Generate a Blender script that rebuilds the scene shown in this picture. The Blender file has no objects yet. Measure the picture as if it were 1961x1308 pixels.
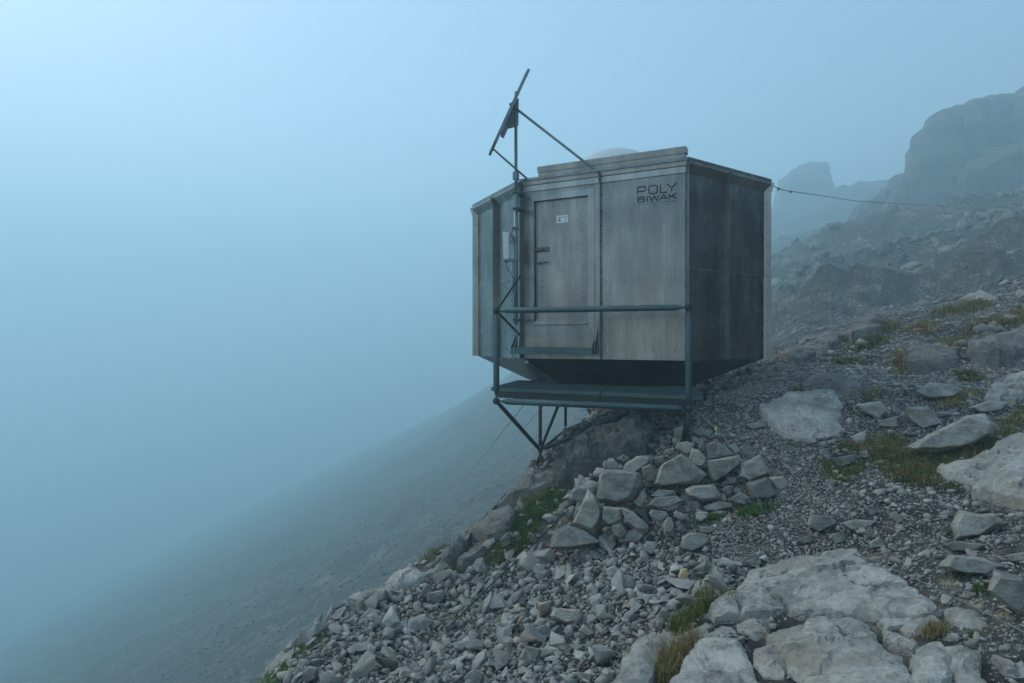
import bpy, bmesh, math, random
import numpy as np
from mathutils import Vector, Matrix, geometry

random.seed(7)
rng = np.random.default_rng(11)
scn = bpy.context.scene
COL = scn.collection
R = math.radians

# ------------------------------------------------------------------ camera
FPX, CX, CY = 1200.0, 980.5, 654.0
cam_d = bpy.data.cameras.new('camera')
cam = bpy.data.objects.new('camera', cam_d); COL.objects.link(cam)
cam_d.sensor_width = 36.0
cam_d.lens = FPX / 1961.0 * 36.0
cam_d.clip_start = 0.05; cam_d.clip_end = 1500
cam.location = (0, 0, 0); cam.rotation_euler = (R(90), 0, 0)
scn.camera = cam

# ------------------------------------------------------------------ sky, sun, exposure
SUN_EL, SUN_AZ = 42.0, -62.0          # azimuth measured from the view direction, minus = left
w = bpy.data.worlds.new('World'); scn.world = w; w.use_nodes = True
nt = w.node_tree; nt.nodes.clear()
out = nt.nodes.new('ShaderNodeOutputWorld'); bg = nt.nodes.new('ShaderNodeBackground')
sky = nt.nodes.new('ShaderNodeTexSky'); sky.sky_type = 'NISHITA'; sky.sun_disc = False
sky.sun_elevation = R(SUN_EL); sky.sun_rotation = R(SUN_AZ)
sky.air_density = 1.0; sky.dust_density = 6.0; sky.ozone_density = 1.0; sky.altitude = 2500
tint = nt.nodes.new('ShaderNodeMix'); tint.data_type = 'RGBA'; tint.blend_type = 'MULTIPLY'; tint.inputs[0].default_value = 1.0
tint.inputs[7].default_value = (1.11, 1.025, 0.90, 1)          # light filtered by the cloud layer
nt.links.new(sky.outputs[0], tint.inputs[6]); nt.links.new(tint.outputs[2], bg.inputs[0]); bg.inputs[1].default_value = 0.12
nt.links.new(bg.outputs[0], out.inputs[0])
sun_d = bpy.data.lights.new('sun', 'SUN'); sun_d.energy = 0.8; sun_d.angle = R(25); sun_d.color = (1.0, 0.95, 0.88)
sun = bpy.data.objects.new('sun', sun_d); COL.objects.link(sun)
sd = Vector((math.sin(R(SUN_AZ)) * math.cos(R(SUN_EL)), math.cos(R(SUN_AZ)) * math.cos(R(SUN_EL)), math.sin(R(SUN_EL))))
sun.rotation_euler = sd.to_track_quat('Z', 'Y').to_euler(); sun.location = (-20, 20, 40)
vs = scn.view_settings
vs.view_transform = 'Standard'; vs.look = 'None'; vs.gamma = 1.0; vs.exposure = 1.46; vs.use_curve_mapping = False
scn.render.engine = 'CYCLES'
scn.cycles.use_denoising = True
scn.cycles.denoising_prefilter = 'NONE'
scn.cycles.max_bounces = 8; scn.cycles.diffuse_bounces = 2; scn.cycles.glossy_bounces = 2
scn.cycles.volume_bounces = 4; scn.cycles.transparent_max_bounces = 8
HAZE_DENSITY = 0.0082
HAZE_TOP = 92.0
HAZE_COLOR = (0.69, 0.935, 1.0)

# ------------------------------------------------------------------ numeric helpers
def at(px, py, d):
    return Vector(((px - CX) / FPX * d, d, (CY - py) / FPX * d))

def _h3(ix, iy, iz, s):
    n = (ix * 374761393 + iy * 668265263 + iz * 2147483647 + s * 974634777) & 0xFFFFFFFF
    n = ((n ^ (n >> 13)) * 1274126177) & 0xFFFFFFFF
    n = ((n ^ (n >> 15)) * 2246822519) & 0xFFFFFFFF
    return ((n ^ (n >> 16)) & 0xFFFFFF) / float(0xFFFFFF) * 2 - 1

def vnoise(p, s=0):
    p = np.asarray(p, float); i = np.floor(p).astype(np.int64); f = p - i
    f = f * f * f * (f * (f * 6 - 15) + 10); r = 0
    for dx in (0, 1):
        for dy in (0, 1):
            for dz in (0, 1):
                wgt = (f[:, 0] if dx else 1 - f[:, 0]) * (f[:, 1] if dy else 1 - f[:, 1]) * (f[:, 2] if dz else 1 - f[:, 2])
                r = r + wgt * _h3(i[:, 0] + dx, i[:, 1] + dy, i[:, 2] + dz, s)
    return r

def fbm(p, octv=4, s=0, gain=0.5):
    a, r, q = 1.0, 0, np.asarray(p, float)
    for k in range(octv):
        r = r + a * vnoise(q, s + k * 17); q = q * 2.03 + 11.3; a *= gain
    return r

def in_poly(x, y, poly):
    x = np.asarray(x, float); y = np.asarray(y, float); c = np.zeros(x.shape, bool); n = len(poly)
    for i in range(n):
        x1, y1 = poly[i]; x2, y2 = poly[(i + 1) % n]
        if y1 == y2: continue
        t = ((y1 > y) != (y2 > y)) & (x < (x2 - x1) * (y - y1) / (y2 - y1) + x1)
        c ^= t
    return c

# ------------------------------------------------------------------ materials
def new_mat(name):
    m = bpy.data.materials.new(name); m.use_nodes = True
    t = m.node_tree; b = t.nodes['Principled BSDF']
    return m, t, b

def N(t, typ, **kw):
    n = t.nodes.new(typ)
    for k, v in kw.items():
        if k.startswith('i_'): n.inputs[k[2:].replace('_', ' ')].default_value = v
        else: setattr(n, k, v)
    return n

def ramp(t, fac, stops):
    r = t.nodes.new('ShaderNodeValToRGB'); e = r.color_ramp.elements
    while len(e) < len(stops): e.new(0.5)
    for el, (p, c) in zip(e, stops):
        el.position = p; el.color = (*c, 1) if len(c) == 3 else c
    t.links.new(fac, r.inputs[0]); return r.outputs[0]

def mixc(t, fac, a, b, mode='MIX'):
    n = t.nodes.new('ShaderNodeMix'); n.data_type = 'RGBA'; n.blend_type = mode
    for s, v in ((n.inputs[0], fac), (n.inputs[6], a), (n.inputs[7], b)):
        if hasattr(v, 'links'): t.links.new(v, s)
        elif isinstance(v, (int, float)): s.default_value = v
        else: s.default_value = (*v, 1)
    return n.outputs[2]

def math_n(t, op, a, b=None, clamp=False):
    n = t.nodes.new('ShaderNodeMath'); n.operation = op; n.use_clamp = clamp
    for s, v in zip(n.inputs, (a, b)):
        if v is None: continue
        if hasattr(v, 'links'): t.links.new(v, s)
        else: s.default_value = v
    return n.outputs[0]

def rock_mat(name, lo, hi, rnd='none', scale=1.0, streak=(1, 1, 1), bump=0.5, veins=0.0, tan=0.0, lichen=0.0, crack=0.0, cells=0.0):
    m, t, b = new_mat(name)
    geo = N(t, 'ShaderNodeNewGeometry')
    mp = N(t, 'ShaderNodeMapping'); t.links.new(geo.outputs['Position'], mp.inputs[0]); mp.inputs['Scale'].default_value = streak
    mp.inputs['Rotation'].default_value = (0.5, 0.35, 0.6)
    v = mp.outputs[0]
    n1 = N(t, 'ShaderNodeTexNoise', i_Scale=3.2 * scale, i_Detail=8.0, i_Roughness=0.62); t.links.new(v, n1.inputs[0])
    n2 = N(t, 'ShaderNodeTexNoise', i_Scale=26.0 * scale, i_Detail=6.0, i_Roughness=0.7); t.links.new(v, n2.inputs[0])
    f = math_n(t, 'ADD', math_n(t, 'MULTIPLY', n1.outputs[0], 0.6), math_n(t, 'MULTIPLY', n2.outputs[0], 0.4))
    c = ramp(t, f, [(0.36, lo), (0.62, hi)])
    rv = None
    if rnd == 'object':
        rv = N(t, 'ShaderNodeObjectInfo').outputs['Random']
    elif rnd == 'island':
        rv = geo.outputs['Random Per Island']
    if rv is not None:
        br = ramp(t, rv, [(0.0, (0.5, 0.52, 0.53)), (0.22, (0.75, 0.77, 0.78)), (0.55, (1.0, 1.0, 1.0)), (0.75, (0.83, 0.8, 0.75)), (0.86, (1.2, 1.2, 1.19)), (0.955, (1.3, 1.28, 1.24)), (0.97, (1.15, 0.94, 0.78)), (1.0, (0.62, 0.6, 0.58))])
        c = mixc(t, 1.0, c, br, 'MULTIPLY')
    if tan:
        n3 = N(t, 'ShaderNodeTexNoise', i_Scale=1.9 * scale, i_Detail=5.0); t.links.new(v, n3.inputs[0])
        c = mixc(t, math_n(t, 'MULTIPLY', ramp(t, n3.outputs[0], [(0.5, (0, 0, 0)), (0.68, (1, 1, 1))]), tan), c, (0.34, 0.27, 0.18))
    if veins:
        nv = N(t, 'ShaderNodeTexNoise', i_Scale=2.4 * scale, i_Detail=5.0, i_Distortion=0.8); t.links.new(geo.outputs['Position'], nv.inputs[0])
        vv = math_n(t, 'ABSOLUTE', math_n(t, 'SUBTRACT', nv.outputs[0], 0.5))
        c = mixc(t, math_n(t, 'MULTIPLY', ramp(t, vv, [(0.0, (1, 1, 1)), (0.02, (0, 0, 0))]), veins), c, (0.62, 0.6, 0.56))
    if lichen:
        nl = N(t, 'ShaderNodeTexVoronoi', i_Scale=9.0 * scale); t.links.new(geo.outputs['Position'], nl.inputs[0])
        nl2 = N(t, 'ShaderNodeTexNoise', i_Scale=6.5 * scale, i_Detail=8.0, i_Roughness=0.75); t.links.new(geo.outputs['Position'], nl2.inputs[0])
        c = mixc(t, math_n(t, 'MULTIPLY', ramp(t, nl2.outputs[0], [(0.57, (0, 0, 0)), (0.66, (1, 1, 1))]), lichen), c, (0.075, 0.08, 0.08))
    hb = math_n(t, 'ADD', math_n(t, 'MULTIPLY', n1.outputs[0], 0.5), n2.outputs[0])
    if crack:
        nc = N(t, 'ShaderNodeTexNoise', i_Scale=1.3 * scale, i_Detail=7.0, i_Distortion=0.5, i_Roughness=0.6); t.links.new(geo.outputs['Position'], nc.inputs[0])
        cv = math_n(t, 'ABSOLUTE', math_n(t, 'SUBTRACT', nc.outputs[0], 0.47))
        ck = ramp(t, cv, [(0.0, (1, 1, 1)), (0.007, (0, 0, 0))])
        c = mixc(t, math_n(t, 'MULTIPLY', ck, crack), c, (0.05, 0.05, 0.045))
        hb = math_n(t, 'SUBTRACT', hb, math_n(t, 'MULTIPLY', ck, 0.6 * crack))
    if cells:
        for sc_, am in ((0.35, 0.3), (1.1, 0.5), (3.0, 0.6), (11.0, 0.5)):
            vo = N(t, 'ShaderNodeTexVoronoi', i_Scale=sc_ * cells); t.links.new(mixc(t, 0.12, geo.outputs['Position'], n2.outputs['Color'], 'ADD'), vo.inputs[0])
            sep = N(t, 'ShaderNodeSeparateColor'); t.links.new(vo.outputs['Color'], sep.inputs[0])
            c = mixc(t, am, c, ramp(t, sep.outputs[0], [(0, (.25, .25, .25)), (.6, (.8, .8, .8)), (1, (1.9, 1.88, 1.82))]), 'MULTIPLY')
            hb = math_n(t, 'ADD', hb, math_n(t, 'MULTIPLY', math_n(t, 'SUBTRACT', sep.outputs[1], vo.outputs['Distance']), 0.9 if sc_ > 2 else 0.0))
    n4 = N(t, 'ShaderNodeTexNoise', i_Scale=130.0 * scale, i_Detail=3.0); t.links.new(v, n4.inputs[0])
    hb = math_n(t, 'ADD', hb, math_n(t, 'MULTIPLY', n4.outputs[0], 0.35))
    bp = N(t, 'ShaderNodeBump', i_Strength=bump, i_Distance=0.02 / scale); t.links.new(hb, bp.inputs['Height'])
    t.links.new(bp.outputs[0], b.inputs['Normal']); t.links.new(c, b.inputs['Base Color'])
    b.inputs['Roughness'].default_value = 0.82; b.inputs['Specular IOR Level'].default_value = 0.3
    return m

def metal_mat(name, col, rough=0.42, metal=0.8, streak=0.0, dirt=0.3, var=0.1, bump=0.05, rusty=0.0):
    m, t, b = new_mat(name)
    geo = N(t, 'ShaderNodeNewGeometry')
    mp = N(t, 'ShaderNodeMapping'); t.links.new(geo.outputs['Position'], mp.inputs[0]); mp.inputs['Scale'].default_value = (1, 1, 0.012)
    ns = N(t, 'ShaderNodeTexNoise', i_Scale=48.0, i_Detail=3.0, i_Roughness=0.65); t.links.new(mp.outputs[0], ns.inputs[0])
    nb = N(t, 'ShaderNodeTexNoise', i_Scale=2.3, i_Detail=6.0, i_Roughness=0.6); t.links.new(geo.outputs['Position'], nb.inputs[0])
    nf = N(t, 'ShaderNodeTexNoise', i_Scale=60.0, i_Detail=4.0); t.links.new(geo.outputs['Position'], nf.inputs[0])
    dk = tuple(x * (1 - dirt) for x in col)
    c = mixc(t, ramp(t, nb.outputs[0], [(0.35, (0, 0, 0)), (0.65, (1, 1, 1))]), dk, col)
    if streak:
        mq = N(t, 'ShaderNodeMapping'); t.links.new(geo.outputs['Position'], mq.inputs[0]); mq.inputs['Scale'].default_value = (1, 1, 0.16)
        nw = N(t, 'ShaderNodeTexNoise', i_Scale=5.5, i_Detail=4.0, i_Roughness=0.55); t.links.new(mq.outputs[0], nw.inputs[0])
        c = mixc(t, 0.85, c, ramp(t, nw.outputs[0], [(0.3, (.72, .73, .74)), (0.5, (.95, .95, .95)), (0.7, (1.4, 1.38, 1.33))]), 'MULTIPLY')  # soft reflections painted into the colour as broad vertical bands
        c = mixc(t, math_n(t, 'MULTIPLY', ramp(t, ns.outputs[0], [(0.38, (1, 1, 1)), (0.6, (0, 0, 0))]), streak), c, tuple(x * 0.5 for x in col))
        c = mixc(t, math_n(t, 'MULTIPLY', ramp(t, ns.outputs[0], [(0.58, (0, 0, 0)), (0.72, (1, 1, 1))]), streak * 0.6), c, tuple(min(1, x * 1.5) for x in col))
    if rusty:
        c = mixc(t, math_n(t, 'MULTIPLY', ramp(t, nf.outputs[0], [(0.55, (0, 0, 0)), (0.7, (1, 1, 1))]), rusty), c, (0.16, 0.07, 0.035))
    c = mixc(t, math_n(t, 'MULTIPLY', math_n(t, 'SUBTRACT', nf.outputs[0], 0.5), var * 4, True), c, tuple(x * 0.6 for x in col))
    t.links.new(c, b.inputs['Base Color'])
    rr = math_n(t, 'ADD', math_n(t, 'MULTIPLY', math_n(t, 'SUBTRACT', nb.outputs[0], 0.5), 0.3), rough)
    rr = math_n(t, 'ADD', rr, math_n(t, 'MULTIPLY', math_n(t, 'SUBTRACT', ns.outputs[0], 0.5), 0.35 * (1 if streak else 0)))
    t.links.new(rr, b.inputs['Roughness'])
    b.inputs['Metallic'].default_value = metal
    bp = N(t, 'ShaderNodeBump', i_Strength=bump, i_Distance=0.02)
    t.links.new(math_n(t, 'ADD', nb.outputs[0], math_n(t, 'MULTIPLY', nf.outputs[0], 0.15)), bp.inputs['Height']); t.links.new(bp.outputs[0], b.inputs['Normal'])
    return m

def plain_mat(name, col, rough=0.6, metal=0.0, var=0.25, nscale=30):
    m, t, b = new_mat(name)
    geo = N(t, 'ShaderNodeNewGeometry')
    n = N(t, 'ShaderNodeTexNoise', i_Scale=float(nscale), i_Detail=5.0); t.links.new(geo.outputs['Position'], n.inputs[0])
    t.links.new(mixc(t, n.outputs[0], tuple(x * (1 - var) for x in col), tuple(min(1, x * (1 + var)) for x in col)), b.inputs['Base Color'])
    b.inputs['Roughness'].default_value = rough; b.inputs['Metallic'].default_value = metal
    if 'lettering' in name: b.inputs['Specular IOR Level'].default_value = 0.1
    return m

def grass_mat(name, stops):
    m, t, b = new_mat(name)
    geo = N(t, 'ShaderNodeNewGeometry')
    nz = N(t, 'ShaderNodeTexNoise', i_Scale=7.0, i_Detail=4.0); t.links.new(geo.outputs['Position'], nz.inputs[0])
    f = math_n(t, 'ADD', math_n(t, 'MULTIPLY', geo.outputs['Random Per Island'], 0.5), math_n(t, 'MULTIPLY', math_n(t, 'SUBTRACT', nz.outputs[0], 0.3), 1.25), True)
    t.links.new(ramp(t, f, stops), b.inputs['Base Color'])
    b.inputs['Roughness'].default_value = 0.6; b.inputs['Specular IOR Level'].default_value = 0.2
    return m

M = {}
M['slab'] = rock_mat('pale_slab', (0.1709, 0.1591, 0.1362), (0.5099, 0.4759, 0.4155), 'none', 1.0, (1, 1, 1), 1.0, 0.4, 0.4, 0.8, 0.35)
M['boulder'] = rock_mat('boulder_rock', (0.1374, 0.1276, 0.1083), (0.4559, 0.4225, 0.3617), 'object', 1.6, (1, 1, 2.6), 1.0, 0.3, 0.45, 0.6, 0.35)
M['stone'] = rock_mat('scree_stone', (0.2211, 0.2053, 0.1793), (0.398, 0.3686, 0.3245), 'object', 3.0, (1, 1, 2.0), 0.6, 0.2, 0.1, 0.2)
M['scree'] = rock_mat('scree_rubble', (0.2211, 0.2053, 0.1793), (0.3869, 0.358, 0.3148), 'island', 3.0, (1, 1, 2.0), 0.5, 0.0, 0.1, 0.0)
M['far'] = rock_mat('far_rubble', (0.111, 0.1058, 0.0923), (0.2443, 0.2274, 0.1995), 'island', 1.0, (1, 1, 2.0), 0.4)
M['ground'] = rock_mat('ground_grit', (0.0324, 0.03, 0.0255), (0.0926, 0.0859, 0.075), 'none', 5.0, (1, 1, 1), 1.0, 0, 0.5, 0.3, cells=1.0)
M['bedrock'] = rock_mat('bedrock', (0.0744, 0.0709, 0.0627), (0.293, 0.2695, 0.2348), 'none', 0.9, (1, 1, 2.8), 1.0, 0.15, 0.3, 0.7, 0.2)
M['wet_shade'] = rock_mat('shaded_wet_bedrock', (0.035, 0.036, 0.034), (0.12, 0.118, 0.108), 'none', 1.2, (1, 1, 3.2), 1.0, 0.1, 0.15, 0.5, 0.4)  # wet rock, with the shade under the hut also put into its colour
M['crag'] = rock_mat('crag_rock', (0.0529, 0.0504, 0.0463), (0.1588, 0.1462, 0.1298), 'none', 0.07, (1, 1, 2.6), 1.0)
M['ochre'] = rock_mat('ochre_stone', (0.35, 0.24, 0.10), (0.62, 0.47, 0.25), 'none', 6.0, (1, 1, 1), 0.6)
M['pink'] = rock_mat('pink_stone', (0.42, 0.27, 0.25), (0.55, 0.38, 0.36), 'none', 6.0, (1, 1, 1), 0.4)
M['alu'] = metal_mat('weathered_sheet_metal', (0.225, 0.232, 0.224), 0.27, 0.97, 0.13, 0.34, 0.10, 0.12)
M['alu_edge'] = metal_mat('sheet_metal_trim', (0.30, 0.30, 0.285), 0.38, 0.85, 0.15, 0.25, 0.10, 0.06)
M['alu_light'] = metal_mat('pale_sheet_metal', (0.40, 0.40, 0.385), 0.42, 0.8, 0.12, 0.25, 0.12, 0.08)
M['alu_door'] = metal_mat('door_sheet_metal', (0.285, 0.28, 0.26), 0.40, 0.88, 0.10, 0.34, 0.12, 0.14)
M['alu_shade'] = metal_mat('shaded_underside_metal', (0.07, 0.072, 0.072), 0.5, 0.7, 0.1, 0.4, 0.1, 0.08)  # shade of the front underside put into a darker metal colour
M['steel'] = metal_mat('galvanised_steel', (0.085, 0.135, 0.14), 0.5, 0.7, 0.0, 0.4, 0.3, 0.05)
M['steel_dark'] = metal_mat('dark_galvanised_steel', (0.035, 0.062, 0.066), 0.55, 0.6, 0.0, 0.4, 0.3, 0.05)
M['mast_steel'] = metal_mat('mast_steel', (0.20, 0.255, 0.27), 0.5, 0.6, 0.0, 0.35, 0.3, 0.05)
M['red_steel'] = metal_mat('red_primer_steel', (0.12, 0.045, 0.04), 0.65, 0.2, 0.0, 0.4, 0.3, 0.05)
M['bolt'] = metal_mat('bolt_steel', (0.2, 0.19, 0.18), 0.5, 0.8, 0.0, 0.3, 0.2, 0.0, 0.4)
M['black'] = plain_mat('black_cable', (0.02, 0.022, 0.022), 0.6)
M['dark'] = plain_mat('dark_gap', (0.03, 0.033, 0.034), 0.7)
M['cable'] = metal_mat('wire_rope', (0.19, 0.205, 0.21), 0.45, 0.7, 0.0, 0.3, 0.2, 0.0)
M['white'] = plain_mat('white_plastic', (0.62, 0.63, 0.62), 0.45, 0, 0.08)
M['sticker'] = plain_mat('sticker_white', (0.72, 0.73, 0.73), 0.4, 0, 0.05)
M['red'] = plain_mat('sticker_red', (0.5, 0.05, 0.05), 0.5, 0, 0.05)
M['grey_ink'] = plain_mat('sticker_grey', (0.25, 0.26, 0.27), 0.5, 0, 0.05)
M['ink'] = plain_mat('maroon_lettering', (0.048, 0.017, 0.020), 0.7, 0, 0.3, 80)
M['ghost'] = plain_mat('faded_lettering', (0.13, 0.13, 0.125), 0.5, 0, 0.2, 80)
M['pv'] = plain_mat('solar_cells', (0.02, 0.025, 0.05), 0.2, 0, 0.2)
M['lime'] = plain_mat('lime_tape', (0.5, 0.62, 0.08), 0.6, 0, 0.1)
M['dome'] = plain_mat('milky_dome', (0.50, 0.55, 0.54), 0.35, 0, 0.06)
M['rubber'] = plain_mat('edge_sealant', (0.42, 0.36, 0.27), 0.7, 0, 0.3)
M['grass'] = grass_mat('alpine_grass', [(0, (0.045, 0.075, 0.014)), (0.45, (0.10, 0.12, 0.025)), (0.75, (0.17, 0.15, 0.04)), (1, (0.30, 0.21, 0.07))])
M['straw'] = grass_mat('straw_grass', [(0, (0.09, 0.10, 0.025)), (0.4, (0.21, 0.165, 0.055)), (0.75, (0.34, 0.25, 0.10)), (1, (0.20, 0.125, 0.055))])
M['moss'] = grass_mat('dark_cushion_leaves', [(0, (0.03, 0.075, 0.015)), (0.6, (0.07, 0.135, 0.022)), (1, (0.15, 0.18, 0.04))])

# ------------------------------------------------------------------ object helpers
def tag(o, label=None, cat=None, group=None, kind=None):
    if label: o['label'] = label
    if cat: o['category'] = cat
    if group: o['group'] = group
    if kind: o['kind'] = kind
    return o

def mesh_np(name, V, F, mat, smooth=False):
    """V (n,3) array, F (m,k) array of equal faces"""
    V = np.asarray(V, np.float32); F = np.asarray(F, np.int32); k = F.shape[1]
    me = bpy.data.meshes.new(name)
    me.vertices.add(len(V)); me.vertices.foreach_set('co', V.ravel())
    me.loops.add(F.size); me.loops.foreach_set('vertex_index', F.ravel())
    me.polygons.add(len(F)); me.polygons.foreach_set('loop_start', np.arange(0, F.size, k, dtype=np.int32))
    me.polygons.foreach_set('loop_total', np.full(len(F), k, np.int32))
    if smooth: me.polygons.foreach_set('use_smooth', np.ones(len(F), bool))
    me.update(calc_edges=True); me.materials.append(mat)
    return me

def link(name, me, parent=None, loc=None):
    o = bpy.data.objects.new(name, me); COL.objects.link(o)
    if parent is not None: o.parent = parent
    if loc is not None: o.location = loc
    return o

class Thing:
    def __init__(s, name, org, label, cat, group=None):
        s.o = bpy.data.objects.new(name, None); COL.objects.link(s.o)
        s.org = Vector(org); s.o.location = s.org; s.o.empty_display_size = 0.1
        tag(s.o, label, cat, group)

class MB:
    def __init__(s): s.v = []; s.f = []
    def add(s, v, f):
        n = len(s.v); s.v += [tuple(x) for x in v]; s.f += [tuple(i + n for i in q) for q in f]; return s
    def box(s, o, a, b, c):
        """corner o and three edge vectors"""
        o, a, b, c = Vector(o), Vector(a), Vector(b), Vector(c)
        if a.cross(b).dot(c) < 0: a, b = b, a
        v = [o, o + a, o + a + b, o + b, o + c, o + a + c, o + a + b + c, o + b + c]
        return s.add(v, [(0, 3, 2, 1), (4, 5, 6, 7), (0, 1, 5, 4), (1, 2, 6, 5), (2, 3, 7, 6), (3, 0, 4, 7)])
    def cbox(s, c, a, b, d):
        c, a, b, d = Vector(c), Vector(a), Vector(b), Vector(d)
        return s.box(c - (a + b + d) / 2, a, b, d)
    def tube(s, pts, r, n=10, cap=True):
        pts = [Vector(p) for p in pts]; rs = r if isinstance(r, (list, tuple)) else [r] * len(pts)
        rings = []; up = None
        for i, p in enumerate(pts):
            d = (pts[min(i + 1, len(pts) - 1)] - pts[max(i - 1, 0)]).normalized()
            if up is None:
                up = Vector((0, 0, 1)) if abs(d.z) < 0.9 else Vector((1, 0, 0))
            x = up.cross(d).normalized(); y = d.cross(x).normalized(); up = y
            rings.append([p + (x * math.cos(2 * math.pi * k / n) + y * math.sin(2 * math.pi * k / n)) * rs[i] for k in range(n)])
        f = []
        for i in range(len(pts) - 1):
            for k in range(n):
                f.append((i * n + k, i * n + (k + 1) % n, (i + 1) * n + (k + 1) % n, (i + 1) * n + k))
        if cap:
            f.append(tuple(range(n - 1, -1, -1))); f.append(tuple((len(pts) - 1) * n + k for k in range(n)))
        return s.add([q for rr in rings for q in rr], f)
    def ball(s, c, r, n=10, m=6):
        c = Vector(c); v = []; f = []
        for i in range(m + 1):
            a = math.pi * i / m
            for k in range(n):
                b = 2 * math.pi * k / n
                v.append(c + Vector((math.sin(a) * math.cos(b), math.sin(a) * math.sin(b), math.cos(a))) * r)
        for i in range(m):
            for k in range(n):
                f.append((i * n + k, (i + 1) * n + k, (i + 1) * n + (k + 1) % n, i * n + (k + 1) % n))
        return s.add(v, f)
    def prism(s, poly, d):
        """planar polygon (3D points) extruded by vector d"""
        poly = [Vector(p) for p in poly]; n = len(poly); d = Vector(d)
        nn = sum(((poly[i] - poly[0]).cross(poly[(i + 1) % n] - poly[0]) for i in range(1, n - 1)), Vector())
        if nn.dot(d) < 0: poly = poly[::-1]
        return s.add(poly + [p + d for p in poly], [tuple(range(n - 1, -1, -1)), tuple(range(n, 2 * n))] + [(i, (i + 1) % n, (i + 1) % n + n, i + n) for i in range(n)])
    def build(s, name, mat, thing=None, parent=None, smooth=False, kind=None, bevel=0.0, label=None):
        org = thing.org if thing else Vector((0, 0, 0))
        me = bpy.data.meshes.new(name); me.from_pydata([tuple(Vector(v) - org) for v in s.v], [], s.f); me.update()
        me.materials.append(mat)
        if smooth:
            me.polygons.foreach_set('use_smooth', [len(p.vertices) == 4 for p in me.polygons])
        o = link(name, me, parent if parent is not None else (thing.o if thing else None))
        if bevel:
            bm = bmesh.new(); bm.from_mesh(me)
            bmesh.ops.bevel(bm, geom=bm.edges[:], offset=bevel, segments=1, affect='EDGES', profile=0.7)
            bm.to_mesh(me); bm.free()
        if kind: o['kind'] = kind
        if label: o['label'] = label
        return o

# ------------------------------------------------------------------ terrain
cp = [  # pixel x, pixel y, depth (m)
 (1961,1308,2.5),(1650,1308,2.75),(1350,1308,2.95),(1180,1308,3.1),(1000,1308,3.3),(750,1308,3.7),(500,1308,4.2),
 (620,1195,5.0),(800,1080,5.8),(900,1020,6.5),(1010,908,7.7),
 (1600,1065,4.2),(1390,1150,3.7),(1000,1150,4.5),(1200,1120,4.3),(1100,1050,5.2),(800,1200,4.6),(1300,1015,4.9),(1470,965,5.1),
 (1313,850,6.15),(1500,850,5.9),(1420,765,7.0),(1475,704,7.9),(1200,835,7.3),(1110,870,7.4),
 (1961,1000,3.9),(1961,850,5.0),(1961,750,6.5),(1961,654,9.0),(1961,562,13.0),
 (1700,700,8.0),(1700,800,6.2),(1700,900,5.1),(1600,980,4.7),(1800,1050,3.75),
 (1500,684,10.0),(1600,648,11.0),(1700,615,12.0),(1830,586,12.5),
 (1500,600,17.0),(1700,550,19.0),(1500,490,27.0),(1700,460,29.0),(1961,400,23.0),(1961,500,17.0),(1660,455,36.0),(1550,450,41.0),(1620,440,44.0),
 (1850,560,16.0),(1600,640,14.0),
]
def far_d(d): return d if d < 13.2 else 13.2 + (d - 13.2) * 3.6
cp = [(a, b, far_d(c)) for a, b, c in cp]
CP = [tuple(at(*p)) for p in cp]
CP += [(1.3,8.3,-1.05),(2.4,8.6,-0.75),(0.5,8.9,-1.55),(0.787,9.3,-1.57),(2.5,10.5,-0.75),(1.3,10.5,-1.3),
 (-1.1,7.8,-4.1),(-2.2,6.6,-5.2),(-3.3,5.2,-6.4),(-0.4,9.5,-4.0),(0.9,11.5,-3.4),(2.2,14,-3.2),(-4.5,3,-7.4),
 (0,0,-1.62),(-1.5,1,-2.15),(-3.2,3,-4.2),(2.5,0.3,-1.2),(0,-5,-1.6),(6,0,0.1),(-8,0,-11.5),(-20,0,-19.5),(15,0,3.5),(-8,-10,-7),(15,-12,4),
 (18,150,4),(80,190,40),(170,190,52),(220,60,62),(220,300,60),(110,60,33),(80,0,24),(85,300,26),(220,-18,60),(70,240,24),(30,30,6),(22,60,5)]
for _x, _y in [(-6,12),(-12,12),(-2,17),(0,22),(-8,22),(-18,20),(3,30),(-5,34),(-18,34),(-34,30),(2,50),(-12,55),(-34,60),(-70,55),(4,80),(-10,95),(-40,100),(-90,100),(-20,160),(-80,170),(-10,280),(-90,290),(-150,40),(-150,0),(-150,180),(-260,0),(-260,150),(-260,300),(-150,300)]:
    CP.append((_x, _y, -9.5 + 0.50 * _x - 0.024 * _y))
CP = np.array(CP)
def _K(d2): return np.where(d2 > 1e-12, 0.5 * d2 * np.log(np.maximum(d2, 1e-12)), 0.0)
_n = len(CP)
A = np.zeros((_n + 3, _n + 3)); dx = CP[:, None, :2] - CP[None, :, :2]
A[:_n, :_n] = _K((dx ** 2).sum(-1)) + np.eye(_n) * 0.012
A[:_n, _n] = 1; A[:_n, _n + 1:] = CP[:, :2]; A[_n, :_n] = 1; A[_n + 1:, :_n] = CP[:, :2].T
TPSW = np.linalg.solve(A, np.concatenate([CP[:, 2], [0, 0, 0]]))
def tps(x, y):
    o = np.empty(len(x))
    for i in range(0, len(x), 20000):
        xx, yy = x[i:i + 20000], y[i:i + 20000]
        d2 = (xx[:, None] - CP[None, :, 0]) ** 2 + (yy[:, None] - CP[None, :, 1]) ** 2
        o[i:i + 20000] = _K(d2) @ TPSW[:_n] + TPSW[_n] + TPSW[_n + 1] * xx + TPSW[_n + 2] * yy
    return o

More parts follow.
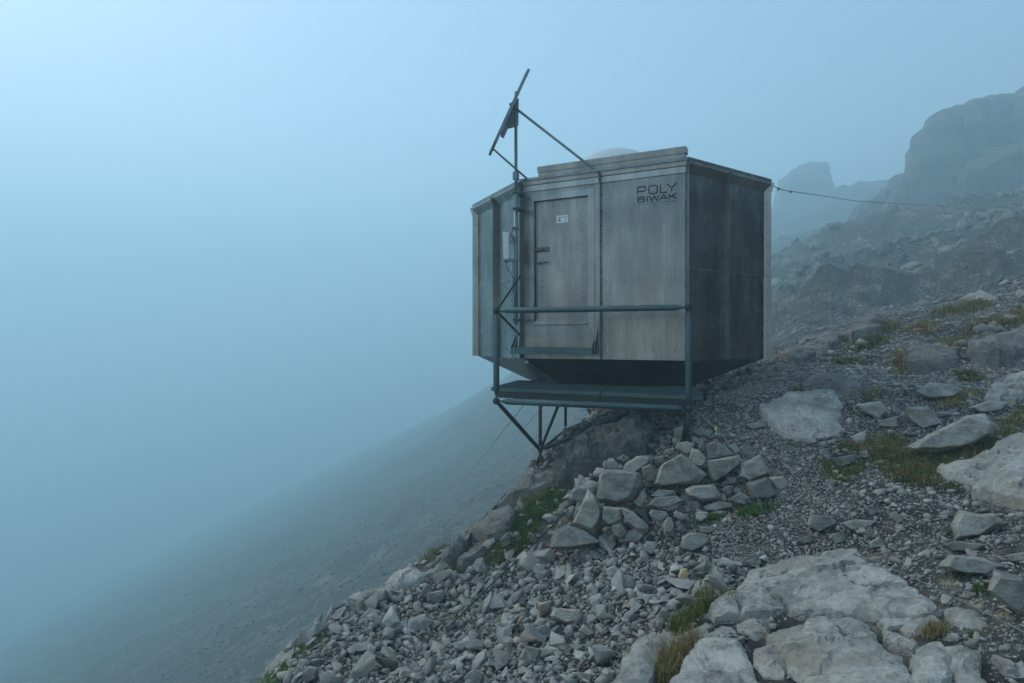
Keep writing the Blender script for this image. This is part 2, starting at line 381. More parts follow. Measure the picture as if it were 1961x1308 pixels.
def axis(lo, a, b, hi, step, grow):
    v = list(np.arange(a, b + 1e-9, step)); s = step; x = b
    while x < hi: s = min(s * grow, 4.0); x += s; v.append(min(x, hi))
    s = step; x = a; l = []
    while x > lo: s = min(s * grow, 4.0); x -= s; l.append(max(x, lo))
    return np.array(l[::-1] + v)
GX = axis(-260, -3.2, 8.0, 220, 0.05, 1.05); GY = axis(-18, 1.5, 13.0, 300, 0.05, 1.05)
XX, YY = np.meshgrid(GX, GY, indexing='ij')
fx, fy = XX.ravel(), YY.ravel()
Z = tps(fx, fy)
dist = np.hypot(fx, fy)
P3 = np.stack([fx, fy, Z * 0.7], 1)
far = np.clip((dist - 11) / 30, 0, 1); farr_ = np.clip((fx - 4) / 10, 0, 1) * np.clip((dist - 14) / 20, 0, 1)
Z = Z + 0.035 * fbm(P3 * 1.7, 4, 3) + far * (0.7 + 0.4 * np.clip((fx - 3) / 8, 0, 1)) * fbm(P3 * 0.09, 6, 5, 0.55)
# gullies and rock ribs running down the far mountainside
al = (0.80 * fx - 0.60 * fy); ac = (0.60 * fx + 0.80 * fy)
rib = np.stack([ac * 0.16, al * 0.03, Z * 0.02], 1)
Z = Z + farr_ * (1.0 - 2.0 * np.abs(fbm(rib, 5, 31, 0.55))) * 1.3
st = P3[:, 2] * 1.2 + 0.25 * fx * 0.3 + fbm(P3 * 0.12, 4, 9) * 1.4
Z = Z + far * np.clip((fx - 3) / 8, 0, 1) * 0.6 * np.abs(((st * 0.33) % 1.0) - 0.5)
print('TERRAIN', Z.min(), Z.max())
ZG = Z.reshape(len(GX), len(GY))

def gh(x, y):
    x = np.atleast_1d(np.asarray(x, float)); y = np.atleast_1d(np.asarray(y, float))
    i = np.clip(np.searchsorted(GX, x) - 1, 0, len(GX) - 2); j = np.clip(np.searchsorted(GY, y) - 1, 0, len(GY) - 2)
    u = np.clip((x - GX[i]) / (GX[i + 1] - GX[i]), 0, 1); v = np.clip((y - GY[j]) / (GY[j + 1] - GY[j]), 0, 1)
    return (ZG[i, j] * (1 - u) + ZG[i + 1, j] * u) * (1 - v) + (ZG[i, j + 1] * (1 - u) + ZG[i + 1, j + 1] * u) * v

def ground_hit(px, py, off=0.0, dmin=1.2, dmax=250):
    """where the line of sight through these points of the photograph meets the terrain"""
    px = np.atleast_1d(np.asarray(px, float)); py = np.atleast_1d(np.asarray(py, float))
    ds = np.geomspace(dmin, dmax, 420); o = np.full(len(px), np.nan)
    for k in range(len(px)):
        x = (px[k] - CX) / FPX * ds; z = (CY - py[k]) / FPX * ds
        s = z - gh(x, ds) - off
        q = np.where(s < 0)[0]
        if len(q):
            i = q[0]
            if i == 0: o[k] = ds[0]
            else:
                t = s[i - 1] / (s[i - 1] - s[i]); o[k] = ds[i - 1] + t * (ds[i] - ds[i - 1])
    return np.stack([(px - CX) / FPX * o, o, (CY - py) / FPX * o], 1)

nx, ny = len(GX), len(GY)
I, J = np.meshgrid(np.arange(nx - 1), np.arange(ny - 1), indexing='ij')
a0 = (I * ny + J).ravel()
tm = mesh_np('ground', np.stack([fx, fy, Z], 1), np.stack([a0, a0 + ny, a0 + ny + 1, a0 + 1], 1), M['ground'], True)
ground = tag(link('ground', tm), 'steep stony mountainside falling away into the fog', 'ground', kind='structure')

# ------------------------------------------------------------------ rock builders
def hull_bm(pts):
    bm = bmesh.new()
    for p in pts: bm.verts.new(p)
    bmesh.ops.convex_hull(bm, input=bm.verts[:])
    loose = [v for v in bm.verts if not v.link_faces]
    if loose: bmesh.ops.delete(bm, geom=loose, context='VERTS')
    return bm

def rough_rock(bm, size, edge, amp, seed, bev=0.05):
    """bevel, subdivide and roughen a hull; returns V, F (triangles)"""
    bmesh.ops.dissolve_limit(bm, angle_limit=R(9), verts=bm.verts[:], edges=bm.edges[:])
    bmesh.ops.bevel(bm, geom=bm.edges[:], offset=size * bev, segments=1, affect='EDGES', clamp_overlap=True)
    bmesh.ops.triangulate(bm, faces=bm.faces[:])
    for _ in range(6):
        es = [e for e in bm.edges if e.calc_length() > edge * 1.4]
        if not es or len(bm.faces) > 9000: break
        bmesh.ops.subdivide_edges(bm, edges=es, cuts=1)
        bmesh.ops.triangulate(bm, faces=[f for f in bm.faces if len(f.verts) > 3])
    bm.normal_update()
    V = np.array([v.co[:] for v in bm.verts]); Nn = np.array([v.normal[:] for v in bm.verts])
    bm.verts.index_update()
    F = np.array([[v.index for v in f.verts] for f in bm.faces])
    bm.free()
    q = V / size
    d = amp * size * (0.5 * fbm(q * 2.2 + seed * 3.1, 3, seed) + 0.35 * (1 - 2 * np.abs(fbm(q * 4.3 + seed, 2, seed + 5))) )
    d = d + amp * size * 0.22 * fbm(q * 11.0 + seed, 3, seed + 2)
    lay = q[:, 2] * 7 + 0.4 * q[:, 0] + fbm(q * 1.5 + seed, 2, seed + 8)
    d = d + amp * size * 0.3 * (np.abs((lay % 1) - 0.5) * 2 - 0.5)
    return V + Nn * d[:, None], F

def outline_rock(name, poly, depth, thick, mat, label, cat, group=None, seed=0, amp=0.03, lean=0.25, kind=None, edge_px=7.0, bev=0.012):
    """a rock whose outline, as seen from the path, follows poly; real distance, size and thickness"""
    rr = random.Random(seed * 77 + 5)
    xs = [p[0] for p in poly]; ys = [p[1] for p in poly]
    cx, cy = sum(xs) / len(xs), sum(ys) / len(ys)
    y0, y1 = min(ys), max(ys); hw_, hh_ = max(1, (max(xs) - min(xs)) / 2), max(1, (y1 - y0) / 2)
    pts = []; ta_, tb_ = rr.uniform(-.5, .5), rr.uniform(-.35, .35); ua_, ub_ = rr.uniform(-.5, .5), rr.uniform(-.4, .4)
    for (x, y) in poly:
        nx_, ny_ = (x - cx) / hw_, (y - cy) / hh_
        tb = ((y1 - y) / max(1, y1 - y0) - 0.5) * lean * thick      # the top leans away
        pts.append(at(x, y, depth + tb + thick * rr.uniform(-.12, .12)))
        k = rr.uniform(0.62, 0.95)
        pts.append(at(cx + (x - cx) * k, cy + (y - cy) * k, depth + tb - thick * (0.36 + 0.2 * (ta_ * nx_ + tb_ * ny_) * k)))
        k = rr.uniform(0.6, 0.95)
        pts.append(at(cx + (x - cx) * k, cy + (y - cy) * k, depth + tb + thick * (0.42 + 0.2 * (ua_ * nx_ + ub_ * ny_) * k)))
    c = at(cx, cy, depth)
    size = max((p - c).length for p in pts)
    bm = hull_bm([p - c for p in pts])
    V, F = rough_rock(bm, size, edge_px * depth / FPX, amp, seed, bev)
    me = mesh_np(name, V, F, mat, True)
    bm = bmesh.new(); bm.from_mesh(me)
    for e in bm.edges:
        if len(e.link_faces) == 2 and e.calc_face_angle(0) > R(24): e.smooth = False
    bm.to_mesh(me); bm.free()
    o = link(name, me, None, c)
    return tag(o, label, cat, group, kind)

def slab_rock(name, poly, h, mat, label, cat, group=None, seed=0, dome=0.0, rough=0.012, cell=0.024, kind=None, tilt=0.0):
    """a flat bedrock slab lying in the slope: outline on the ground, real edges"""
    rr = random.Random(seed)
    W = ground_hit([p[0] for p in poly], [p[1] for p in poly], h * 0.7)
    W = W[~np.isnan(W[:, 0])]
    W = W[W[:, 1] < np.median(W[:, 1]) + max(0.7, 1.2 * np.ptp(W[:, 0]))]
    if len(W) < 3: return None
    # resample the outline with small irregularities
    ol = []
    n = len(W)
    for i in range(n):
        a, b = W[i, :2], W[(i + 1) % n, :2]; L = np.hypot(*(b - a)); k = max(1, int(L / (cell * 0.8)))
        for j in range(k): ol.append(a + (b - a) * (j / k))
    ol = np.array(ol); q = np.stack([ol[:, 0], ol[:, 1], np.full(len(ol), seed * 1.7)], 1)
    nx_ = fbm(q * 5.0, 4, seed + 1) ; ny_ = fbm(q * 5.0 + 50, 4, seed + 2)
    ol = ol + np.stack([nx_, ny_], 1) * min(0.045, 0.11 * np.ptp(ol[:, 0]))
    lo, hi = ol.min(0), ol.max(0)
    gx, gy = np.meshgrid(np.arange(lo[0], hi[0], cell), np.arange(lo[1], hi[1], cell))
    gx = gx.ravel() + rng.uniform(-.3, .3, gx.size) * cell; gy = gy.ravel() + rng.uniform(-.3, .3, gy.size) * cell
    ins = in_poly(gx, gy, ol.tolist()); gx, gy = gx[ins], gy[ins]
    d = np.full(len(gx), 1e9)
    for i in range(len(ol)):
        a, b = ol[i], ol[(i + 1) % len(ol)]; ab = b - a; L2 = (ab ** 2).sum() + 1e-12
        t = np.clip(((gx - a[0]) * ab[0] + (gy - a[1]) * ab[1]) / L2, 0, 1)
        d = np.minimum(d, np.hypot(gx - a[0] - t * ab[0], gy - a[1] - t * ab[1]))
    keep = d > cell * 0.55; gx, gy, d = gx[keep], gy[keep], d[keep]
    co = [Vector(p) for p in ol] + [Vector((x, y)) for x, y in zip(gx, gy)]
    no = len(ol)
    res = geometry.delaunay_2d_cdt(co, [], [list(range(no))], 1, 1e-5)
    vc, faces, orig = res[0], res[2], res[3]
    VX = np.array([v[:] for v in vc]); dd = np.zeros(len(VX)); isb = np.zeros(len(VX), bool); nearest = {}
    for i, oo in enumerate(orig):
        if any(k < no for k in oo): isb[i] = True
        elif oo: dd[i] = d[oo[0] - no]
        else: isb[i] = True
    order = {}
    for i, oo in enumerate(orig):
        for k in oo:
            if k < no: order[k] = i
    loop = [order[k] for k in range(no) if k in order]
    tri0 = np.array([(f[0], f[k], f[k + 1]) for f in faces for k in range(1, len(f) - 1)])
    ed = np.sort(np.concatenate([tri0[:, [0, 1]], tri0[:, [1, 2]], tri0[:, [2, 0]]]), 1)
    ue, inv = np.unique(ed, axis=0, return_inverse=True); inv = inv.ravel(); n0 = len(VX); nt0 = len(tri0)
    VX = np.concatenate([VX, VX[ue].mean(1)]); dd = np.concatenate([dd, dd[ue].mean(1)])
    m01, m12, m20 = inv[:nt0] + n0, inv[nt0:2 * nt0] + n0, inv[2 * nt0:] + n0
    top = np.concatenate([np.stack([tri0[:, 0], m01, m20], 1), np.stack([tri0[:, 1], m12, m01], 1), np.stack([tri0[:, 2], m20, m12], 1), np.stack([m01, m12, m20], 1)])
    eid = {(int(p_), int(q_)): i_ + n0 for i_, (p_, q_) in enumerate(ue)}; nl = []
    for k in range(len(loop)):
        p_, q_ = loop[k], loop[(k + 1) % len(loop)]; nl.append(p_)
        if (min(p_, q_), max(p_, q_)) in eid: nl.append(eid[(min(p_, q_), max(p_, q_))])
    loop = nl
    base = tps(VX[:, 0], VX[:, 1]) + 0.02 * fbm(np.stack([VX[:, 0], VX[:, 1], VX[:, 0] * 0], 1) * 1.2, 2, 4)
    R_ = max(0.05, dd.max())
    p3 = np.stack([VX[:, 0], VX[:, 1], base], 1)
    zt = base + h * (0.86 + 0.14 * np.clip(dd / 0.03, 0, 1) ** 0.7) + dome * (1 - (1 - np.clip(dd / R_, 0, 1)) ** 1.5)
    ar = np.ptp(VX[:, 0]) * np.ptp(VX[:, 1]); ns_ = int(np.clip(ar / 0.045, 4, 26))
    wx = VX + 0.05 * np.stack([fbm(p3 * 4 + 7, 3, seed + 30), fbm(p3 * 4 + 31, 3, seed + 31)], 1)
    sx_ = VX[rng.integers(0, len(VX), ns_)]; to = rng.normal(0, 1, ns_); ga = rng.normal(0, 0.035, (ns_, 2))
    d2 = ((wx[:, None, :] - sx_[None]) ** 2).sum(-1); kx = d2.argmin(1); rel = VX - sx_[kx]
    zt = zt + rough * 0.5 * to[kx] + (rel * ga[kx]).sum(1)          # tilted facets with small steps between them
    zt = zt + rough * 0.9 * fbm(p3 * 3.2 + seed, 5, seed + 9, 0.6)
    zt = zt + rough * 0.35 * (1 - 2 * np.abs(fbm(p3 * 14 + seed, 3, seed + 50))) + rough * 0.25 * fbm(p3 * 34, 2, seed + 51)
    wt = 0.035 * fbm(p3 * 9, 3, seed + 40); crk = np.abs(fbm(p3 * 1.1 + seed * 5, 3, seed + 41) + wt)
    zt = zt - 0.045 * np.clip(1 - crk / 0.022, 0, 1)                    # open cracks
    zt = base + np.clip(zt - base, 0.0, h + dome + 0.05)
    nrm = VX - VX.mean(0); nrm = nrm / (np.linalg.norm(nrm, axis=1)[:, None] + 1e-9)
    V = np.concatenate([VX, zt[:, None]], 1)
    nb = len(V)
    fl = 0.012 * fbm(np.concatenate([V[loop][:, :2] * 7, np.zeros((len(loop), 1))], 1), 2, seed)
    mid = V[loop].copy(); mid[:, :2] += nrm[loop] * (0.012 + fl[:, None]); mid[:, 2] = base[loop] + h * 0.25
    low = V[loop].copy(); low[:, :2] += nrm[loop] * (0.02 + fl[:, None]); low[:, 2] = base[loop] - 0.12
    V = np.concatenate([V, mid, low]); m_ = len(loop)
    tri = top.tolist()
    for k in range(m_):
        k2 = (k + 1) % m_
        tri += [(loop[k], nb + k, nb + k2), (loop[k], nb + k2, loop[k2]), (nb + k, nb + m_ + k, nb + m_ + k2), (nb + k, nb + m_ + k2, nb + k2)]
    tri = np.array(tri)
    # consistent winding: top faces up
    T = V[tri[:len(tri) - 4 * m_]]
    nz = np.cross(T[:, 1] - T[:, 0], T[:, 2] - T[:, 0])[:, 2]
    fl_ = np.where(nz < 0)[0]; tri[fl_] = tri[fl_][:, ::-1]
    c = np.array([V[:, 0].mean(), V[:, 1].mean(), V[loop][:, 2].min()])
    me = mesh_np(name, V - c, tri, mat, True)
    bm = bmesh.new(); bm.from_mesh(me); bmesh.ops.recalc_face_normals(bm, faces=bm.faces[:])
    for e in bm.edges:
        if len(e.link_faces) == 2 and e.calc_face_angle(0) > R(28): e.smooth = False
    bm.to_mesh(me); bm.free()
    o = link(name, me, None, c)
    return tag(o, label, cat, group, kind)
# ------------------------------------------------------------------ the air
def haze_box():
    m = bpy.data.materials.new('fog'); m.use_nodes = True; t = m.node_tree; t.nodes.clear()
    o = t.nodes.new('ShaderNodeOutputMaterial'); pv = t.nodes.new('ShaderNodeVolumePrincipled')
    pv.inputs['Color'].default_value = (*HAZE_COLOR, 1); pv.inputs['Density'].default_value = HAZE_DENSITY
    pv.inputs['Anisotropy'].default_value = 0.28
    t.links.new(pv.outputs[0], o.inputs['Volume'])
    mb = MB(); mb.box((-620, -60, Z.min() - 1.0), (1140, 0, 0), (0, 760, 0), (0, 0, HAZE_TOP - Z.min() + 1.0))
    h = mb.build('haze', m); tag(h, 'blue grey fog filling the air around the hut', 'fog', kind='stuff')

# ------------------------------------------------------------------ bivouac hut
V2 = lambda x, y: Vector((x, y, 0))
PR, R2, PL, L2 = V2(1.874, 6.76), V2(3.077, 7.64), V2(0.144, 7.66), V2(-0.493, 9.02)
HC = (R2 + L2) / 2
B1, B2 = HC * 2 - PL, HC * 2 - PR
HEX = [PL, PR, R2, B1, B2, L2]                 # counter-clockwise from above, side 0 is the front
SPLIT = [0.505, 0.47, 0.5, 0.5, 0.5, 0.45]
UP = Vector((0, 0, 1))
ZB, ZJ, ZT, ZE = -0.205, 0.80, 1.82, 1.94
def outn(i):
    d = (HEX[(i + 1) % 6] - HEX[i]).normalized(); return Vector((d.y, -d.x, 0))
def ring(wd):
    o = []
    for i in range(6):
        n0, n1 = outn((i - 1) % 6), outn(i); b = (n0 + n1).normalized(); o.append(HEX[i] + b * (wd / b.dot(n1)))
    return o
def inset(t): return [p + (HC - p) * t for p in HEX]
FD = (PR - PL).normalized(); FN = outn(0); FLEN = (PR - PL).length
def fu(px):                                      # position along the front wall
    k = (px - CX) / FPX; return (k * PL.y - PL.x) / (FD.x - k * FD.y)
def fz(px, py):
    u = fu(px); return (CY - py) / FPX * (PL.y + FD.y * u)
def fp(u, z, o=0.0): return PL + FD * u + UP * z + FN * o

hut = Thing('bivouac_hut', (HC.x, HC.y, -0.62), 'polygonal sheet metal bivouac hut with door, dome and bolted panels', 'hut')
bolts = MB()
def bolt(p, n, r=0.0085, h=0.011):
    n = n.normalized(); bolts.tube([p - n * 0.002, p + n * h * 0.7, p + n * h], [r, r, r * 0.55], 6)

TH = 0.03
# door bay geometry from the photograph
uL, uR = 0.012, FLEN * 0.505 - 0.01
dL, dR = fu(1024), fu(1127.5)
dT, dB = fz(1075, 380.5), fz(1075, 616)
oL, oR, oT, oB = fu(1013), fu(1138), fz(1075, 367.5), fz(1075, 643.5)
for i in range(6):
    A_, B_ = HEX[i], HEX[(i + 1) % 6]; n = outn(i); d = (B_ - A_); L = d.length; d.normalize()
    zj = 0.715 if i == 0 else 0.80
    for k, (s0, s1) in enumerate(((0, SPLIT[i]), (SPLIT[i], 1))):
        a, b = s0 * L + 0.006, s1 * L - 0.006
        if i == 0 and k == 0:
            o_ = [fp(a, ZB), fp(b, ZB), fp(b, ZT + .03), fp(a, ZT + .03)]; q = [fp(dL, dB), fp(dR, dB), fp(dR, dT), fp(dL, dT)]
            m = MB(); vv = [x - n * TH for x in o_ + q] + o_ + q
            ff = []
            for j in range(4):
                j2 = (j + 1) % 4
                ff += [(8 + j, 8 + j2, 12 + j2, 12 + j), (j2, j, 4 + j, 4 + j2), (4 + j2, 4 + j, 12 + j, 12 + j2), (j, j2, 8 + j2, 8 + j)]
            m.add(vv, ff); m.build('wall_panel', M['alu_door'], hut)
            continue
        m = MB(); m.box(A_ + d * a + UP * zj, d * (b - a), UP * (ZT - zj), -n * TH); m.build('wall_panel', M['alu'], hut)
        m = MB(); m.box(A_ + d * a + UP * ZB - n * 0.004, d * (b - a), UP * (zj - ZB - 0.003), -n * TH); m.build('wall_panel', M['alu'], hut)
        m = MB(); m.box(A_ + d * a + UP * (zj - 0.012) + n * 0.0005, d * (b - a), UP * 0.014, n * 0.004); m.build('overlap_strip', M['alu_edge'], hut)
        nb_ = 4
        for q in range(nb_): bolt(A_ + d * (a + (b - a) * (q + 0.55) / nb_) + UP * (ZB + 0.105) - n * 0.004, n)
    # bolted flanges: one at the corner, one in the middle of the side
    cn = (outn((i - 1) % 6) + n).normalized()
    for p0, fn in ((A_, cn), (A_ + d * L * SPLIT[i], n)):
        sd_ = Vector((-fn.y, fn.x, 0)); fw = 0.062 if p0 is not A_ else 0.078
        if i == 0 and p0 is not A_: fw = 0.045
        for s in (-1, 1):
            m = MB(); pr = [p0 + UP * ZB - fn * 0.02, p0 + fn * fw + UP * ZB, p0 + fn * fw + UP * (ZT - 0.03), p0 + fn * (fw + 0.035) + UP * (ZE - 0.012), p0 + UP * (ZE - 0.012) - fn * 0.02]
            m.prism([x + sd_ * s * 0.001 for x in pr], sd_ * s * 0.006); m.build('flange', M['alu_edge'], hut)
            for q in range(11):
                bolt(p0 + fn * fw * 0.45 + UP * (ZB + 0.11 + q * 0.178) + sd_ * s * 0.007, sd_ * s, 0.009, 0.014)
            for q in range(4):
                bolt(p0 + fn * (fw * 0.5 + 0.012 * q - 0.005) + UP * (ZT - 0.005 + 0.028 * q) + sd_ * s * 0.007, sd_ * s, 0.006, 0.01)
                if p0 is A_: bolt(p0 + fn * fw * 0.5 + UP * (ZB + 0.02 + 0.025 * q) + sd_ * s * 0.007, sd_ * s, 0.006, 0.01)
# eaves, roof
r0, r1 = ring(0.0), ring(0.065)
RT = [(p + (HC - p) * 0.62) + UP * 2.16 for p in HEX]
for i in range(6):
    j = (i + 1) % 6
    if i:
        m = MB(); pr0 = [r0[i] + UP * ZT, r1[i] + UP * (ZE - 0.032), r1[i] + UP * ZE, r0[i] + UP * ZE]; pr1 = [r0[j] + UP * ZT, r1[j] + UP * (ZE - 0.032), r1[j] + UP * ZE, r0[j] + UP * ZE]
        m.add(pr0 + pr1, [(0, 4, 5, 1), (1, 5, 6, 2), (2, 6, 7, 3), (3, 7, 4, 0), (0, 1, 2, 3), (7, 6, 5, 4)]); m.build('eave_strip', M['alu_edge'], hut)
        for q in range(5):
            p = r0[i].lerp(r0[j], (q + 0.6) / 5.2); bolt(p + outn(i) * 0.034 + UP * (ZT + 0.044), (outn(i) - UP * 1.3).normalized(), 0.008, 0.012)
    s = SPLIT[i]
    for t0, t1 in ((0, s), (s, 1)):
        ea, eb = r1[i].lerp(r1[j], t0) + UP * (ZE + 0.003), r1[i].lerp(r1[j], t1) + UP * (ZE + 0.003)
        ta, tb = RT[i].lerp(RT[j], t0), RT[i].lerp(RT[j], t1)
        m = MB(); m.add([ea, eb, tb, ta, ea + UP * .03, eb + UP * .03, tb + UP * .03, ta + UP * .03], [(3, 2, 1, 0), (4, 5, 6, 7), (0, 1, 5, 4), (1, 2, 6, 5), (2, 3, 7, 6), (3, 0, 4, 7)])
        m.build('roof_panel', M['alu'], hut)
m = MB(); m.prism([p for p in RT], UP * 0.05); m.build('roof_cap', M['alu'], hut)
m = MB(); vv = []; ff = []; RD = 1.0; hd = 0.36; nk = 48
for a in range(9):
    zz = hd * (1 - (a / 8) ** 2); rad = 0.86 * math.sqrt(max(0, RD * RD - (RD - hd + zz) ** 2))
    for k in range(nk): vv.append(Vector((HC.x + 0.08 + rad * math.cos(2 * math.pi * k / nk), HC.y + rad * math.sin(2 * math.pi * k / nk), 2.185 + zz)))
for a in range(8):
    for k in range(nk): ff.append((a * nk + k, (a + 1) * nk + k, (a + 1) * nk + (k + 1) % nk, a * nk + (k + 1) % nk))
m.add(vv, ff); m.build('skylight_dome', M['dome'], hut, smooth=True)
# front fascia and parapet board
ua = 0.06
m = MB(); m.box(fp(-0.02, ZT + .001, 0.004), FD * (FLEN + 0.04), UP * 0.066, FN * 0.014); m.build('fascia_strip', M['alu_light'], hut)
m = MB(); m.box(fp(-0.03, ZT + .068, 0.0), FD * (FLEN + 0.06), UP * 0.008, FN * 0.012); m.build('fascia_gap', M['dark'], hut)
m = MB(); m.prism([fp(-0.035, 1.897, -0.03), fp(-0.035, 1.897, 0.022), fp(-0.035, 1.962, 0.034), fp(-0.035, 1.962, -0.03)], FD * (FLEN + 0.07)); m.build('fascia_strip', M['alu_light'], hut)
up0 = fu(1035) - 0.01; up1 = FLEN + 0.0
m = MB(); m.prism([fp(up0, 1.964, -0.05), fp(up0, 1.964, 0.030), fp(up0, 2.02, 0.042), fp(up0, 2.02, -0.05)], FD * (up1 - up0)); m.build('parapet_board', M['alu_light'], hut)
m = MB(); m.prism([fp(up0 - .005, 2.023, -0.05), fp(up0 - .005, 2.023, 0.052), fp(up0 - .005, 2.083, 0.066), fp(up0 - .005, 2.083, -0.05)], FD * (up1 - up0 + .02)); pb = m.build('parapet_board', M['alu_light'], hut)
m = MB(); m.box(fp(up0 - .004, 2.0835, -0.045), FD * (up1 - up0 + .018), UP * 0.007, FN * 0.112); m.build('parapet_lip', M['rubber'], hut, parent=pb)
for q in range(6): bolt(fp(up0 + 0.15 + q * 0.3, 2.09, 0.05), UP, 0.008, 0.01)
# underside
u1 = [p + UP * -0.525 for p in inset(0.40)]
for i in range(6):
    j = (i + 1) % 6
    m = MB(); a, b, c, d = HEX[i] + UP * (ZB - .002), HEX[j] + UP * (ZB - .002), u1[j], u1[i]
    k = (HC + UP * 0.1 - a).normalized() * 0.02
    m.add([a, b, c, d, a + k, b + k, c + UP * .02, d + UP * .02], [(0, 3, 2, 1), (4, 5, 6, 7), (0, 1, 5, 4), (1, 2, 6, 5), (2, 3, 7, 6), (3, 0, 4, 7)]); m.build('underside_panel', M['alu_edge'] if i else M['alu_shade'], hut)  # front painted as shaded, other sides in a lighter, ground-lit tone
    if i: continue
    m = MB(); a = HEX[i].lerp(HC, 0.03) + UP * (ZB - 0.03); b = inset(0.38)[i] + UP * -0.54
    ax = (b - a); sx = Vector((-ax.y, ax.x, 0)).normalized(); m.box(a - sx * 0.04, ax, sx * 0.08, UP * -0.03 ); m.build('rib', M['alu_edge'], hut)
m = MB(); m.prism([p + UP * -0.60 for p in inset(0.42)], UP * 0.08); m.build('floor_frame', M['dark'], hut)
# door
fm = [('left', [(oL, oB), (oL, oT), (dL, dT), (dL, dB)]), ('right', [(oR, oB), (oR, oT), (dR, dT), (dR, dB)]), ('top', [(oL, oT), (oR, oT), (dR, dT), (dL, dT)]), ('bottom', [(oL, oB), (oR, oB), (dR, dB), (dL, dB)])]
for nm, q in fm:
    m = MB(); w0 = [fp(u, z, 0.002) for u, z in q]; f0 = [fp(q[0][0], q[0][1], 0.004), fp(q[1][0], q[1][1], 0.004), fp(q[2][0], q[2][1], 0.028), fp(q[3][0], q[3][1], 0.028)]
    vv = w0 + f0; ff = [(4, 5, 6, 7), (3, 2, 1, 0), (0, 1, 5, 4), (1, 2, 6, 5), (2, 3, 7, 6), (3, 0, 4, 7)]
    m.add(vv, ff); o = m.build('door_frame', M['alu_light'], hut)
    bm = bmesh.new(); bm.from_mesh(o.data); bmesh.ops.recalc_face_normals(bm, faces=bm.faces[:]); bm.to_mesh(o.data); bm.free()
    (ua_, za), (ub_, zb) = q[0], q[1]
    for t in (0.12, 0.5, 0.88):
        p = fp(ua_ + (ub_ - ua_) * t + ((dL + dR) / 2 - (ua_ + ub_) / 2) * 0.06, za + (zb - za) * t + ((dT + dB) / 2 - (za + zb) / 2) * 0.05, 0.012); bolt(p, FN, 0.007, 0.006)
m = MB(); m.box(fp(dL + .004, dB + .004, -0.025), FD * (dR - dL - .008), UP * (dT - dB - .008), FN * -0.03); door = m.build('door', M['alu_door'], hut)
rv = MB()
def rivet(u, z): rv.tube([fp(u, z, -0.026), fp(u, z, -0.019)], [0.0075, 0.004], 6)
cu0, cu1 = dL + 0.085, dR - 0.085
for k in range(17):
    z = dB + 0.10 + k * (dT - dB - 0.17) / 16; rivet(cu0, z); rivet(cu1, z)
for k in range(1, 7):
    u = cu0 + (cu1 - cu0) * k / 7; rivet(u, dT - 0.07); rivet(u, dB + 0.10)
    if k > 2: rivet(u, fz(1075, 503))
rv.build('rivets', M['bolt'], hut, parent=door, kind='stuff')
hz = fz(1030, 504); hu = fu(1030)
m = MB(); m.tube([fp(hu, hz, -0.024), fp(hu, hz, -0.014)], 0.024, 14); m.tube([fp(hu, hz, -0.02), fp(hu, hz, 0.03), fp(hu + 0.02, hz, 0.04), fp(hu + .125, hz + .004, 0.04), fp(hu + .13, hz + .004, 0.02)], 0.009, 8); m.build('handle', M['cable'], hut, parent=door, smooth=True)
u0, u1_ = fu(1024), fu(1050); zz = fz(1037, 478)
m = MB(); m.cbox(fp((u0 + u1_) / 2, zz, -0.019), FD * (u1_ - u0), UP * 0.058, FN * 0.012); m.cbox(fp(u0 + .05, zz, 0.0), FD * 0.07, UP * 0.034, FN * 0.03); m.tube([fp(u0 + .0, zz, 0.01), fp(u0 + .12, zz, 0.01)], 0.012, 8); m.build('latch', metal_mat('rusty_latch', (0.2, 0.17, 0.14), .6, .5, 0, .4, .3, .1, .6), hut, parent=door)
m = MB(); m.box(fp(dL + .005, fz(1075, 618.5), -0.024), FD * (dR - dL - .01), UP * 0.032, FN * 0.03); m.box(fp(dL + .005, fz(1075, 621.5), -0.02), FD * (dR - dL - .01), UP * 0.02, FN * 0.06); m.build('drip_rail', M['alu_edge'], hut, parent=door)
m = MB(); m.box(fp(dL + .005, fz(1075, 623), -0.022), FD * (dR - dL - .01), UP * 0.008, FN * 0.05); m.build('threshold_gap', M['dark'], hut, parent=door)
# sticker (its code square is left blank)
su0, su1 = fu(1064.5), fu(1086.5); sz0, sz1 = fz(1075, 426), fz(1075, 411.5); sw, sh = su1 - su0, sz1 - sz0
m = MB(); m.box(fp(su0, sz0, -0.0245), FD * sw, UP * sh, FN * 0.002); st_ = m.build('sticker', M['sticker'], hut, parent=door)
def patch(x0, y0, x1, y1, mat, nm):
    m = MB(); m.box(fp(su0 + x0 * sw, sz0 + y0 * sh, -0.0222), FD * (x1 - x0) * sw, UP * (y1 - y0) * sh, FN * 0.0012); return m.build(nm, mat, hut)
patch(.14, .62, .34, .80, M['red'], 'sticker_mark'); patch(.14, .22, .35, .5, M['red'], 'sticker_mark')
patch(.74, .18, .83, .34, M['red'], 'sticker_mark'); patch(.75, .42, .84, .54, M['grey_ink'], 'sticker_mark')
for k in range(7): patch(.40 + k * .078, .66, .455 + k * .078, .80, M['grey_ink'], 'sticker_lettering')
patch(.19, .69, .29, .73, M['sticker'], 'sticker_mark').location.y -= 0.0; patch(.2, .30, .23, .42, M['grey_ink'], 'sticker_mark').location += FN * 0.001

